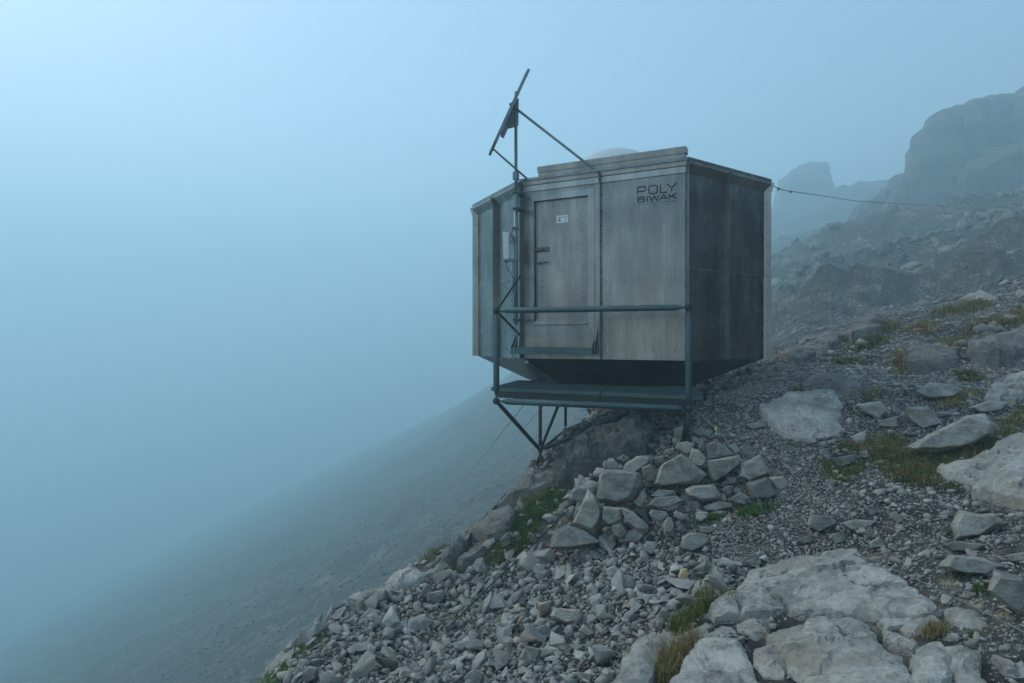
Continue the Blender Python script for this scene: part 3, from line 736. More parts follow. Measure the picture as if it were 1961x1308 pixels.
# lettering POLY / BIWAK as strokes with round-cornered wide letters
def rr_box(x0, y0, x1, y1, r, n=4):
    p = []
    for cx_, cy_, a in ((x1 - r, y1 - r, 0), (x0 + r, y1 - r, 90), (x0 + r, y0 + r, 180), (x1 - r, y0 + r, 270)):
        for k in range(n + 1): p.append((cx_ + r * math.cos(R(a + 90 * k / n)), cy_ + r * math.sin(R(a + 90 * k / n))))
    return p + [p[0]]
GL = {
 'P': [[(0, 0), (0, 1), (.8, 1), (.93, .94), (1, .8), (1, .62), (.93, .48), (.8, .42), (0, .42)]],
 'O': [rr_box(0, 0, 1, 1, .25)],
 'L': [[(0, 1), (0, 0), (1, 0)]],
 'Y': [[(0, 1), (.5, .46), (1, 1)], [(.5, .46), (.5, 0)]],
 'B': [[(0, 0), (0, 1), (.78, 1), (.9, .93), (.93, .78), (.88, .6), (.75, .54), (0, .54)], [(.75, .54), (.93, .48), (1, .3), (.95, .08), (.8, 0), (0, 0)]],
 'I': [[(0, 0), (0, 1)]],
 'W': [[(0, 1), (.26, 0), (.5, .95), (.74, 0), (1, 1)]],
 'A': [[(0, 0), (.48, 1), (.52, 1), (1, 0)], [(.2, .32), (.8, .32)]],
 'K': [[(0, 0), (0, 1)], [(1, 1), (.3, .52), (0, .47)], [(.36, .55), (1, 0)]],
}
def letter(ch, u, z, wd, ht, th):
    vv, ff = [], []
    m = MB()
    for pl in GL[ch]:
        pts = [Vector((u + x * wd, z + y * ht)) for x, y in pl]; n = len(pts); lft, rgt = [], []
        closed = (pts[0] - pts[-1]).length < 1e-6
        for i in range(n):
            if closed: a, c = pts[i - 1 if i else n - 2], pts[i + 1 if i < n - 1 else 1]
            else: a, c = pts[max(i - 1, 0)], pts[min(i + 1, n - 1)]
            d0 = (pts[i] - a); d1 = (c - pts[i])
            d0 = d0.normalized() if d0.length > 1e-7 else d1.normalized(); d1 = d1.normalized() if d1.length > 1e-7 else d0
            nn = Vector((-d0.y - d1.y, d0.x + d1.x)); nn.normalize(); k = min(2.2, 1 / max(0.3, nn.dot(Vector((-d0.y, d0.x)))))
            lft.append(pts[i] + nn * th / 2 * k); rgt.append(pts[i] - nn * th / 2 * k)
        v = [fp(p.x, p.y, 0.0035) for p in lft] + [fp(p.x, p.y, 0.0035) for p in rgt]
        v += [fp(p.x, p.y, 0.001) for p in lft] + [fp(p.x, p.y, 0.001) for p in rgt]
        f = []
        for i in range(n - 1):
            f += [(i, n + i, n + i + 1, i + 1), (i, i + 1, 2 * n + i + 1, 2 * n + i), (n + i + 1, n + i, 3 * n + i, 3 * n + i + 1)]
        m.add(v, f)
    m.build('letter', M['ink'], hut)
lz = lambda py: fz(1258, py)
lu0, lu1 = fu(1221.5), fu(1295.5); TW = lu1 - lu0
h1, h2 = lz(354.5) - lz(369.8), lz(374) - lz(383.5)
x = lu0
for ch, a, b in (('P', 0, .205), ('O', .29, .51), ('L', .59, .755), ('Y', .76, 1.0)): letter(ch, lu0 + a * TW, lz(369.8), (b - a) * TW, h1, 0.0125)
for ch, a, b in (('B', 0, .18), ('I', .245, .245), ('W', .30, .565), ('A', .575, .775), ('K', .82, 1.0)): letter(ch, lu0 + a * TW, lz(383.5), max(.001, (b - a) * TW), h2, 0.0125)
cu = bpy.data.curves.new('web_lettering', 'FONT'); cu.body = 'www.polybiwak.com'; cu.size = 0.04
tmp = bpy.data.objects.new('web_lettering_tmp', cu); COL.objects.link(tmp)
bpy.context.view_layer.update()
me = bpy.data.meshes.new_from_object(tmp.evaluated_get(bpy.context.evaluated_depsgraph_get())); bpy.data.objects.remove(tmp)
xs_ = [v.co.x for v in me.vertices]; sc_ = TW / (max(xs_) - min(xs_))
for v in me.vertices:
    v.co = fp(lu0 + (v.co.x - min(xs_)) * sc_, lz(389.5) + v.co.y * 0.75, 0.0015) - hut.org
me.materials.clear(); me.materials.append(M['ghost']); link('web_lettering', me, hut.o)
# entrance step on hangers
su0, su1 = fu(990), fu(1144); so = 0.17
stz0, stz1 = -0.150, -0.075
m = MB(); m.box(fp(su0, stz0, so), FD * (su1 - su0), UP * (stz1 - stz0), FN * 0.006); m.box(fp(su0, stz1, 0.01), FD * (su1 - su0), UP * 0.005, FN * (so - 0.01)); m.box(fp(su0, stz0, so - .04), FD * (su1 - su0), UP * 0.005, FN * .04); step = m.build('entrance_step', M['steel'], hut)
for u in (su0 + .006, su1 - .006):
    m = MB(); m.prism([fp(u, stz0 + .01, 0.004), fp(u, stz0 + .01, so), fp(u, stz1 + .02, so), fp(u, 0.13, 0.004)], FD * 0.005); m.build('bracket', M['steel'], hut, parent=step)
u = su1 + 0.02
m = MB(); m.tube([fp(u, 0.27, 0.012), fp(u - .005, 0.12, 0.06), fp(u - .01, -0.13, so - 0.02)], 0.006, 6); m.tube([fp(u, 0.16, 0.05), fp(u - .008, 0.0, 0.10)], 0.012, 6); m.tube([fp(u + .02, 0.30, 0.03), fp(u + .035, 0.1, 0.08), fp(u + .01, -.12, 0.12)], 0.004, 5); m.build('hanger_rod', M['cable'], hut, parent=step)
bolts.build('bolts', M['bolt'], hut, kind='stuff')

# ------------------------------------------------------------------ support frame with railing
PN = [at(950.5, 595, 6.76), at(1318.5, 588.5, 6.0), at(950.5, 768, 6.76), at(1320, 783, 6.0)]
fr = Thing('support_frame', (1.0, 7.4, -1.5), 'tubular steel support frame with railing and legs carrying the hut', 'steel frame')
def fpipe(a, b, r, mat, name, ends=0.07, cone=True):
    d = (b - a).normalized(); L = (b - a).length; a2, b2 = a + d * ends, b - d * ends
    m = MB()
    if cone: m.tube([a, a + d * ends * .9, a2, a2 + d * 0.06, b2 - d * 0.06, b2, b - d * ends * .9, b], [0.011, 0.011, 0.017, r, r, 0.017, 0.011, 0.011], 14)
    else: m.tube([a, b], r, 12)
    return m.build(name, mat, fr, smooth=True)
def fnode(p, r, mat=None):
    m = MB(); m.ball(p, r, 12, 8)
    for d in (Vector((1, 0, 0)), Vector((0, 1, 0)), UP, FD, FN, Vector((.7, 0, .7)), Vector((-.7, 0, .7)), Vector((0, .7, .7)), Vector((0, -.7, .7))):
        for s in (-1, 1): m.tube([p + d * s * r * 0.8, p + d * s * r * 1.12], r * 0.36, 8)
    return m.build('node', mat or M['steel_dark'], fr)
for p in PN: fnode(p, 0.034)
fpipe(PN[0], PN[1], 0.030, M['steel'], 'handrail'); fpipe(PN[2], PN[3], 0.033, M['steel'], 'lower_beam')
fpipe(PN[0], PN[2], 0.034, M['steel'], 'post'); fpipe(PN[1], PN[3], 0.034, M['steel'], 'post')
# water drops hanging under the pipes
dr = MB()
for (a, b, r_) in ((PN[0], PN[1], 0.030), (PN[2], PN[3], 0.033)):
    for k in range(46):
        t = 0.07 + 0.86 * (k + random.random() * 0.6) / 46; p = a.lerp(b, t) - UP * (r_ + random.uniform(-0.001, 0.002)); dr.ball(p, random.uniform(0.003, 0.0055), 6, 4)
dr.build('water_drops', plain_mat('hanging_drops', (0.10, 0.13, 0.14), 0.15), fr, kind='stuff')
cn = (outn(5) + outn(0)).normalized()
for zz in (0.79, 0.08):
    fpipe(PN[0], PL + cn * 0.07 + UP * zz, 0.0135, M['steel_dark'], 'brace', 0.0, False)
LG = [at(1034.5, 862, 7.7), at(1083, 823, 9.3)]
fpipe(PN[2], LG[0], 0.0235, M['steel_dark'], 'strut', 0.05)
tops = [Vector((LG[0].x, LG[0].y, -0.56)), Vector((LG[1].x, LG[1].y, -0.56))]
def leg(p, top, foot_z, mat_hi, scale=1.0):
    m = MB(); m.tube([top, p + UP * .05], 0.0215, 12); m.build('leg', mat_hi, fr, smooth=True)
    fnode(p, 0.031, M['red_steel'])
    m = MB(); m.tube([p - UP * .03, Vector((p.x, p.y, foot_z + 0.03))], 0.0205, 12); m.build('leg', M['red_steel'], fr, smooth=True)
    f = Vector((p.x, p.y, foot_z)); m = MB()
    for k in range(4):
        d = Vector((math.cos(k * math.pi / 2 + .5), math.sin(k * math.pi / 2 + .5), 0)); s = Vector((-d.y, d.x, 0)) * 0.004
        m.prism([f + UP * .012 + s, f + d * 0.095 + UP * .012 + s, f + d * 0.085 + UP * .06 + s, f + d * .02 + UP * .22 + s, f + UP * .22 + s], -s * 2)
    m.build('foot_gusset', M['red_steel'], fr)
    m = MB(); m.cbox(f + UP * 0.005, FD * 0.24, FN * 0.2, UP * 0.014); pl_ = m.build('foot_plate', M['red_steel'], fr)
    m = MB()
    for a in (-1, 1):
        for b in (-1, 1): q = f + FD * a * .1 + FN * b * .08; m.tube([q, q + UP * .055], 0.007, 6); m.tube([q + UP * .013, q + UP * .026], 0.014, 6)
    m.build('anchor_bolts', M['steel'], fr, parent=pl_, kind='stuff')
leg(LG[0], tops[0], -1.61, M['red_steel']); leg(LG[1], tops[1], -1.575, M['steel_dark'])
fpipe(LG[0], at(1075, 762, 8.1), 0.019, M['steel_dark'], 'strut', 0.05)
fpipe(LG[0], LG[1], 0.0185, M['red_steel'], 'strut', 0.05)
fpipe(LG[0], at(1262, 770, 7.3), 0.0235, M['steel_dark'], 'strut', 0.05)
fpipe(LG[1], at(1235, 765, 8.6), 0.0235, M['steel_dark'], 'strut', 0.05)
rp = PN[3]; ft = at(1313, 845, 6.02)
m = MB(); m.tube([rp - UP * .03, ft + UP * .05], 0.024, 12); m.build('leg', M['steel_dark'], fr, smooth=True)
m = MB()
for k in range(4):
    d = Vector((math.cos(k * math.pi / 2 + .3), math.sin(k * math.pi / 2 + .3), 0)); s = Vector((-d.y, d.x, 0)) * 0.004
    m.prism([ft - UP * .04 + s, ft + d * 0.075 - UP * .04 + s, ft + d * .022 + UP * .12 + s, ft + UP * .12 + s], -s * 2)
m.build('foot_gusset', M['steel_dark'], fr)
m = MB(); m.cbox(ft - UP * .05, FD * 0.2, FN * 0.2, UP * 0.02); m.build('foot_plate', M['steel_dark'], fr)
# floor beams under hut and platform
for k, (a, b) in enumerate(((fp(-0.08, -0.574, 0.47), fp(2.15, -0.574, 0.47)), (fp(0.0, -0.63, 0.05), fp(2.0, -0.63, 0.05)), (fp(0.25, -0.665, -1.6), fp(1.9, -0.665, -1.6)))):
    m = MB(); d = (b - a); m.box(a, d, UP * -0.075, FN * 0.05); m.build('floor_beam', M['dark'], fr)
for t in (0.06, 0.5, 0.96):
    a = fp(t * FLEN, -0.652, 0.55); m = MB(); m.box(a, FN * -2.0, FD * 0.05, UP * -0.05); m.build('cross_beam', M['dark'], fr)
m = MB(); m.tube([B1.lerp(HC, .3) + UP * -.6, B1.lerp(HC, .3) + UP * -1.3], .03, 10); m.build('leg', M['steel_dark'], fr)

# gratings of the platform
def grating(u0, u1, z, label):
    o0, dep, sh = 0.565, 1.36, -0.25                    # front edge, depth, skew of the side edges
    g = lambda u, v, zz: fp(u + sh * v, zz, o0 - v)
    t = Thing('platform_grating', g((u0 + u1) / 2, dep / 2, z), label, 'grating', 'gratings of the entrance platform')
    sv = (g(0, 1, 0) - g(0, 0, 0)).normalized() * ((g(0, 1, 0) - g(0, 0, 0)).length)
    m = MB()
    for u in (u0, u1 - .006): m.box(g(u, 0, z - .042), FD * .006, sv * dep, UP * .042)
    m.box(g(u0, 0, z - .042), FD * (u1 - u0), FN * -.006, UP * .042); m.box(g(u0, dep - .006, z - .042), FD * (u1 - u0), FN * -.006, UP * .042)
    m.build('edge_frame', M['steel'], t)
    m = MB(); n = int((u1 - u0) / 0.033)
    for k in range(1, n): m.box(g(u0 + (u1 - u0) * k / n, .007, z - .035), FD * .003, sv * (dep - .014), UP * .033)
    m.build('bearing_bars', M['steel'], t, kind='stuff')
    m = MB(); n = int(dep / 0.034)
    for k in range(1, n): m.box(g(u0 + .006, dep * k / n, z - .012), FD * (u1 - u0 - .012), FN * -.004, UP * .0095)
    m.build('cross_rods', M['steel'], t, kind='stuff')
    m = MB()
    for a in (u0 + .12, u1 - .12):
        for b in (.1, 1.1): m.cbox(g(a, b, z + .002), FD * .05, FN * .03, UP * .006)
    m.build('clamps', M['steel'], t, kind='stuff')
grating(-0.14, 1.178, -0.528, 'left half of galvanised steel grating platform below the hut door')
grating(1.184, 2.24, -0.532, 'right half of galvanised steel grating platform beside the stone pile')

# ------------------------------------------------------------------ solar panel on its mast
MX, MY = 0.047, 7.50
ms = Thing('solar_mast', (MX, MY, 0.2), 'tall thin mast with tilted solar panel fixed to the hut corner', 'solar mast')
zt = lambda py: (CY - py) / FPX * MY
m = MB(); m.tube([(MX, MY, zt(176)), (MX, MY, zt(400))], 0.019, 12); m.build('mast', M['mast_steel'], ms, smooth=True)
m = MB(); m.tube([(MX, MY, zt(368)), (MX, MY, zt(622))], 0.024, 12); m.build('mast', M['mast_steel'], ms, smooth=True)
m = MB(); m.tube([(MX, MY, zt(372)), (MX, MY, zt(402))], 0.035, 12); m.build('mast_sleeve', M['mast_steel'], ms)
m = MB(); m.tube([(MX, MY, zt(330)), (MX, MY, zt(344))], 0.034, 12)
for q in (331, 335, 339, 343): m.cbox((MX, MY, zt(q)), (0.08, 0, 0), (0, .03, 0), (0, 0, .012))
m.build('mast_sleeve', M['mast_steel'], ms)
for py in (371, 400, 613):
    m = MB(); m.cbox((MX + .04, MY + .05, zt(py)), (0.13, 0.0, 0), (0, .10, 0), (0, 0, .03)); m.cbox((MX - .0, MY - .0, zt(py)), (0.075, 0, 0), (0, .075, 0), (0, 0, .022)); m.build('mast_clamp', M['steel_dark'], ms)
pt, pb_ = at(1004, 152, MY), at(943.5, 284, MY)
pv_d = (pb_ - pt); pv_n = Vector((pv_d.z, 0, -pv_d.x)).normalized()       # towards the left and up
if pv_n.x > 0: pv_n = -pv_n
_v = at(974, 218, 1.0); hw = _v - pv_d * (_v.z / pv_d.z); hw = hw.normalized() * 0.29      # level axis of the panel
pv_n = pv_d.cross(hw).normalized()
if pv_n.x > 0: pv_n = -pv_n
m = MB(); m.box(pt - hw - pv_n * 0.017, pv_d, hw * 2, pv_n * 0.034); pvf = m.build('panel_frame', M['mast_steel'], ms)
m = MB(); m.box(pt - hw * .94 + pv_d * .03 + pv_n * 0.0172, pv_d * .94, hw * 1.88, pv_n * 0.003); m.build('solar_cells', M['pv'], ms, parent=pvf)
dd_ = pv_d.normalized()
m = MB(); q0 = pt + pv_d * 0.28 - pv_n * 0.017; m.prism([q0, q0 + pv_d * 0.40, at(984, 244, MY), at(993, 240, MY), at(993.5, 188, MY)], Vector((0, 0.006, 0))); m.prism([q0 + Vector((0, .09, 0)), q0 + pv_d * 0.40 + Vector((0, .09, 0)), at(984, 244, MY + .09), at(993, 240, MY + .09), at(993.5, 188, MY + .09)], Vector((0, 0.006, 0))); m.build('mount_bracket', M['mast_steel'], ms)
q0 = pt + pv_d * 0.66 - pv_n * 0.017
m = MB(); m.box(q0 - Vector((0, .07, 0)), pv_d * 0.13, Vector((0, .16, 0)), -pv_n * 0.04); m.build('junction_box', M['grey_ink'], ms)
a1, a2 = at(978, 200, MY - .22), at(1149, 333, 7.19)
m = MB(); m.tube([a1, a1.lerp(a2, .98), a2], 0.0145, 10); m.build('stay', M['mast_steel'], ms, smooth=True)
m = MB(); m.tube([at(944, 285, MY - .1), at(1009, 342, 7.72)], 0.012, 8); m.build('stay', M['mast_steel'], ms, smooth=True)
m = MB(); m.ball(at(943, 285.5, MY - .1), 0.018); m.ball(at(978, 200, MY - .22), 0.02); m.ball(a2, 0.019); m.build('pivots', M['bolt'], ms, kind='stuff')
# cable down the mast
m = MB(); m.tube([(MX - .03, MY, zt(500)), (MX - .045, MY - .01, zt(545)), (MX - .05, MY, zt(575)), (MX + .0, MY - .03, zt(612)), (MX + .02, MY - .03, zt(640)), (MX - .02, MY - .02, zt(665)), (MX - .05, MY - .02, zt(690)), (MX - .04, MY, zt(694)), (MX - .01, MY, zt(680))], 0.006, 6); m.build('mast_cable', M['cable'], ms, smooth=True)
# antenna box on the mast
ax_, az0, az1 = at(969, 470, MY).x, zt(497), zt(446)
an = Thing('antenna_box', (ax_, MY, az0), 'white plastic antenna box clamped to the mast', 'antenna')
m = MB(); m.prism([Vector((ax_ - .038, MY - .06, az1 + .006)), Vector((ax_ + .036, MY - .06, az1 - .002)), Vector((ax_ + .038, MY - .06, az0)), Vector((ax_ - .026, MY - .06, az0 - .004))], Vector((0, 0.12, 0))); m.build('housing', M['white'], an, bevel=0.006)
m = MB(); m.box((ax_ - .03, MY - .065, az0 - .022), (.062, 0, 0), (0, .13, 0), (0, 0, .016)); m.build('end_cap', M['grey_ink'], an)
m = MB(); zz = zt(437); m.tube([(MX - .06, MY - .03, zz), (MX + .04, MY - .03, zz)], .009, 8); m.cbox((MX, MY, zz), (.075, 0, 0), (0, .07, 0), (0, 0, .024)); m.tube([(MX - .045, MY - .04, zz), (MX - .055, MY - .05, zt(450)), (MX - .03, MY - .05, zt(462))], .012, 8); m.build('clamp', M['bolt'], an)
m = MB(); zz = zt(499); m.tube([(ax_ + .02, MY - .02, zz), (MX + .04, MY - .02, zz)], .010, 8); m.cbox((MX - .035, MY, zz), (.07, 0, 0), (0, .07, 0), (0, 0, .034)); m.build('clamp', M['bolt'], an)
m = MB(); arc = [(MX - .052 + .028 * math.cos(R(a)), MY - .05, zt(460) + (.05 if a < 180 else -.05) * abs(math.sin(R(a))) ** .7) for a in range(0, 361, 24)]; m.tube(arc, .006, 6); m.cbox((MX - .052, MY - .045, zt(463)), (.03, 0, 0), (0, .008, 0), (0, 0, .03)); m.build('tilt_bracket', M['cable'], an)
m = MB(); m.tube([(ax_ + .0, MY - .02, az0 - .02), (ax_ + .005, MY - .02, az0 - .045)], .012, 8); m.tube([(ax_ + .005, MY - .02, az0 - .04), (ax_ + .01, MY - .02, az0 - .10), (ax_ + .05, MY - .02, az0 - .16), (MX - .025, MY - .02, az0 - .21), (MX - .03, MY - .01, az0 - .4)], .005, 6); m.build('antenna_cable', M['black'], an)

# ------------------------------------------------------------------ far crags
def tr(pts, ox, oy, sc): return [(ox + x / sc, oy + y / sc) for x, y in pts]
for pl_, d, th, lab, sd_ in (
  ([(1742,345),(1756,300),(1770,268),(1800,235),(1835,212),(1850,420),(1700,500)], 92, 34, 'left buttress of the great rock face in the fog at upper right', 3),
  ([(1800,240),(1836,207),(1848,195),(1880,185),(1905,191),(1940,420),(1790,480)], 96, 38, 'highest buttress of the foggy rock face, upper right', 7),
  ([(1885,190),(1915,184),(1942,185),(1958,197),(2000,420),(1880,460)], 99, 34, 'right buttress of the foggy rock face near the picture edge', 8),
  ([(1955,194),(1990,168),(2080,130),(2300,120),(2400,560),(1940,500)], 94, 44, 'rock face continuing past the right picture edge', 9),
  ([(1690,367),(1702,353),(1735,331),(1762,326),(1830,480),(1660,490)], 88, 24, 'upper step of the rock shoulder below the foggy rock face', 4),
  ([(1630,410),(1648,396),(1668,385),(1700,366),(1760,480),(1600,490)], 86, 22, 'lower step of the rock shoulder below the foggy rock face', 10),
  ([(1488,352),(1510,335),(1530,320),(1560,313),(1583,312),(1587,330),(1580,352),(1592,400),(1600,470),(1470,470)], 185, 22, 'faint leaning rock tower in the fog right of the hut', 5),
  ([(1594,372),(1618,366),(1632,360),(1648,358),(1658,372),(1668,400),(1690,470),(1580,470)], 182, 20, 'small faint rock hump beside the leaning rock tower', 6),
  ([(1830,330),(1900,290),(2000,270),(2050,420),(1850,460)], 78, 16, 'darker rock rib low on the foggy rock face', 12),
  ([(1740,430),(1800,390),(1880,380),(1900,470),(1760,490)], 70, 12, 'rock rib at the foot of the foggy rock face', 13)):
    outline_rock('crag', pl_, d, th, M['crag'], lab, None, None, sd_, 0.055, 0.5, 'structure', 4.0, 0.006)

# ------------------------------------------------------------------ bedrock slabs lying in the slope
Z7 = (1150, 940, 2.418); Z6 = (1400, 560, 3.269); Z8 = (450, 850, 2.801); Z5 = (1060, 820, 4.263); ZL = (940, 750, 6.23)
MASK = []            # outlines kept free of rubble
def slab(zz, pts, h, label, seed, dome=0.0, rough=0.014, mat='slab', cell=0.036, mask=True):
    p = tr(pts, *zz)
    if mask: MASK.append(p)
    if mat == 'slab': h *= 0.62; cell = 0.034; dome *= 0.6
    return slab_rock('rock_slab', p, h, M[mat], label, 'rock slab', 'bedrock slabs in the slope', seed, dome, rough, cell)
slab(Z7, [(495,545),(530,505),(620,450),(700,400),(760,362),(900,332),(1060,300),(1180,302),(1260,340),(1400,400),(1530,490),(1560,540),(1500,562),(1310,566),(1140,566),(1000,545),(870,530),(780,545),(660,560),(510,575)], 0.12, 'largest pale domed bedrock slab in the foreground, topmost of the cracked outcrop', 1, 0.07, 0.016)
slab(Z7, [(800,625),(870,592),(1010,577),(1160,572),(1250,610),(1310,662),(1310,694),(1430,742),(1445,890),(1460,1010),(1080,1010),(1000,880),(880,792),(862,742),(802,665)], 0.13, 'wide cracked pale slab at bottom below the domed slab', 2, 0.05, 0.018)
slab(Z7, [(675,702),(750,687),(855,722),(880,798),(848,843),(762,838),(702,790)], 0.09, 'small rounded slab wedged in a gap between two larger slabs', 3, 0.03)
slab(Z7, [(320,890),(430,740),(520,682),(618,682),(650,722),(686,815),(740,855),(850,870),(960,880),(1050,1010),(270,1010)], 0.11, 'pale slab with dark lichen patches at the bottom edge beside yellow grass', 4, 0.05)
slab(Z7, [(70,890),(190,725),(300,655),(375,700),(300,792),(200,960),(170,1010),(20,1010)], 0.10, 'lowest left slab of the foreground outcrop, at edge of the scree', 5, 0.05)
slab(Z7, [(280,735),(380,655),(490,592),(510,622),(440,702),(330,782),(275,790)], 0.07, 'narrow slab between scree and yellow grass strip', 6, 0.03)
slab(Z7, [(502,655),(540,604),(605,612),(640,645),(590,668),(515,672)], 0.06, 'small lichen spotted slab just below the round grass tuft', 7, 0.02)
slab(Z7, [(645,612),(700,584),(775,563),(792,662),(722,655),(650,633)], 0.07, 'squarish small slab below left corner of the domed slab', 8, 0.02)
slab(Z7, [(1442,775),(1472,714),(1600,702),(1612,790),(1592,880),(1600,1010),(1450,1010),(1435,850)], 0.14, 'blocky pale slab at bottom right with a broken notch', 9, 0.03)
slab(Z7, [(1614,722),(1700,714),(1780,762),(1800,862),(1700,930),(1640,1010),(1612,1010),(1602,850)], 0.12, 'blocky pale slab at bottom right, right of the notched block', 10, 0.03)
slab(Z7, [(1312,584),(1420,570),(1540,572),(1560,600),(1490,640),(1400,612),(1335,622)], 0.09, 'low ledge slab along the lower right edge of the domed slab', 11, 0.02)
slab(Z7, [(1318,628),(1380,642),(1465,692),(1442,724),(1325,692)], 0.09, 'split wedge of rock under the ledge of the domed slab', 12, 0.02)
slab(Z7, [(1580,548),(1620,535),(1740,545),(1772,590),(1700,607),(1600,585)], 0.07, 'oblong slab crossed by the steel cable at right', 13, 0.03)
slab(Z7, [(1830,762),(1961,792),(1990,832),(1900,834)], 0.06, 'thin pale flake at the right edge near the bottom', 14, 0.01)
slab(Z6, [(190,705),(290,665),(380,640),(500,610),(560,602),(650,612),(690,700),(650,790),(725,850),(660,880),(560,892),(400,900),(290,845),(230,780)], 0.10, 'broad rounded grey slab beside the gravel path right of the platform', 15, 0.08, 0.014, 'slab', 0.03)
slab(Z6, [(440,572),(580,522),(740,562),(780,602),(690,590),(600,592),(450,592)], 0.13, 'low grey slab directly above the broad rounded slab', 16, 0.05, 0.02, 'bedrock', 0.045)
slab(Z6, [(1290,1092),(1420,1060),(1600,1012),(1740,902),(1834,880),(1990,870),(2050,1300),(1700,1308),(1545,1252),(1520,1182),(1360,1152)], 0.12, 'large bright slab at the right edge above the loose blocks', 17, 0.08, 0.022)
slab(Z6, [(680,252),(800,215),(960,190),(900,242),(760,282)], 0.12, 'thin bedrock ledge on the right hand rise near brown grass', 18, 0.03, 0.03, 'bedrock', 0.06)
slab(Z6, [(300,402),(420,350),(560,302),(700,272),(640,332),(520,390),(420,422)], 0.10, 'long bedrock ledge on the rise just right of the hut corner', 19, 0.05, 0.03, 'bedrock', 0.06)
slab(Z6, [(1110,392),(1220,362),(1430,362),(1340,442),(1120,462)], 0.15, 'grey bedrock hump in the middle of the right hand slope', 20, 0.08, 0.03, 'bedrock', 0.06)
slab(Z6, [(1500,332),(1640,302),(1834,242),(1950,240),(1950,330),(1680,402),(1530,392)], 0.2, 'shadowed bedrock ledge near the right edge below straw grass', 21, 0.12, 0.04, 'bedrock', 0.06)
slab(Z6, [(1580,642),(1700,562),(1834,502),(1960,480),(1960,600),(1700,652)], 0.12, 'grey bedrock slab at right edge above the long jutting rock', 22, 0.06, 0.03, 'slab', 0.05)
slab(Z6, [(420,330),(560,280),(640,240),(560,250),(440,300)], 0.1, 'narrow bedrock rib on the skyline of the right hand rise', 23, 0.02, 0.03, 'bedrock', 0.06)
slab(Z6, [(1440,40),(1560,10),(1650,20),(1560,60)], 0.15, 'pale flat rock on the skyline at upper right of the slope', 24, 0.03, 0.03, 'slab', 0.08)
slab(Z6, [(820,170),(900,135),(960,150),(880,185)], 0.2, 'rounded rock on the skyline of the right hand rise', 25, 0.08, 0.03, 'bedrock', 0.08)
slab(Z8, [(1215,395),(1290,312),(1360,258),(1450,202),(1560,170),(1700,160),(1745,205),(1650,235),(1500,295),(1400,350),(1330,405),(1240,435)], 0.10, 'dark bedrock on the ridge under the front left leg', 26, 0.032, 0.04, 'bedrock', 0.06)
slab(Z8, [(1280,462),(1360,405),(1450,372),(1482,382),(1455,462),(1350,502)], 0.12, 'grey ridge slab with grass on both sides below the leg', 27, 0.028000000000000004, 0.02, 'bedrock', 0.06)
slab(Z8, [(1070,642),(1160,550),(1250,482),(1222,562),(1140,622)], 0.10, 'narrow grey rib sticking out of the grass on the ridge edge', 28, 0.05, 0.02, 'bedrock', 0.06)
slab(Z8, [(1200,632),(1270,580),(1345,560),(1330,584),(1230,642)], 0.09, 'small grey rib right of the narrow ridge rib in the grass', 29, 0.04, 0.02, 'bedrock', 0.06)
slab(Z8, [(800,772),(880,702),(1000,660),(1045,682),(960,722),(870,772)], 0.11, 'pale rounded bedrock on the edge of the scree', 30, 0.028000000000000004, 0.02, 'slab', 0.03)
slab(Z8, [(1000,692),(1100,652),(1135,662),(1100,692),(1020,702)], 0.10, 'small pale bedrock step on the scree edge below the grass', 31, 0.05, 0.02, 'slab', 0.04)
slab(Z8, [(560,890),(640,822),(780,785),(800,800),(740,832),(640,885)], 0.10, 'pale smooth bedrock rim at the left edge of the scree', 32, 0.024, 0.02, 'slab', 0.03)
slab(ZL, [(730,910),(860,815),(1000,720),(1250,560),(1500,545),(1700,420),(1869,330),(1900,700),(1500,800),(1200,900),(850,1005)], 0.22, 'dark bedrock hump in the shade under the hut', 34, 0.10, 0.07, 'wet_shade', 0.06)

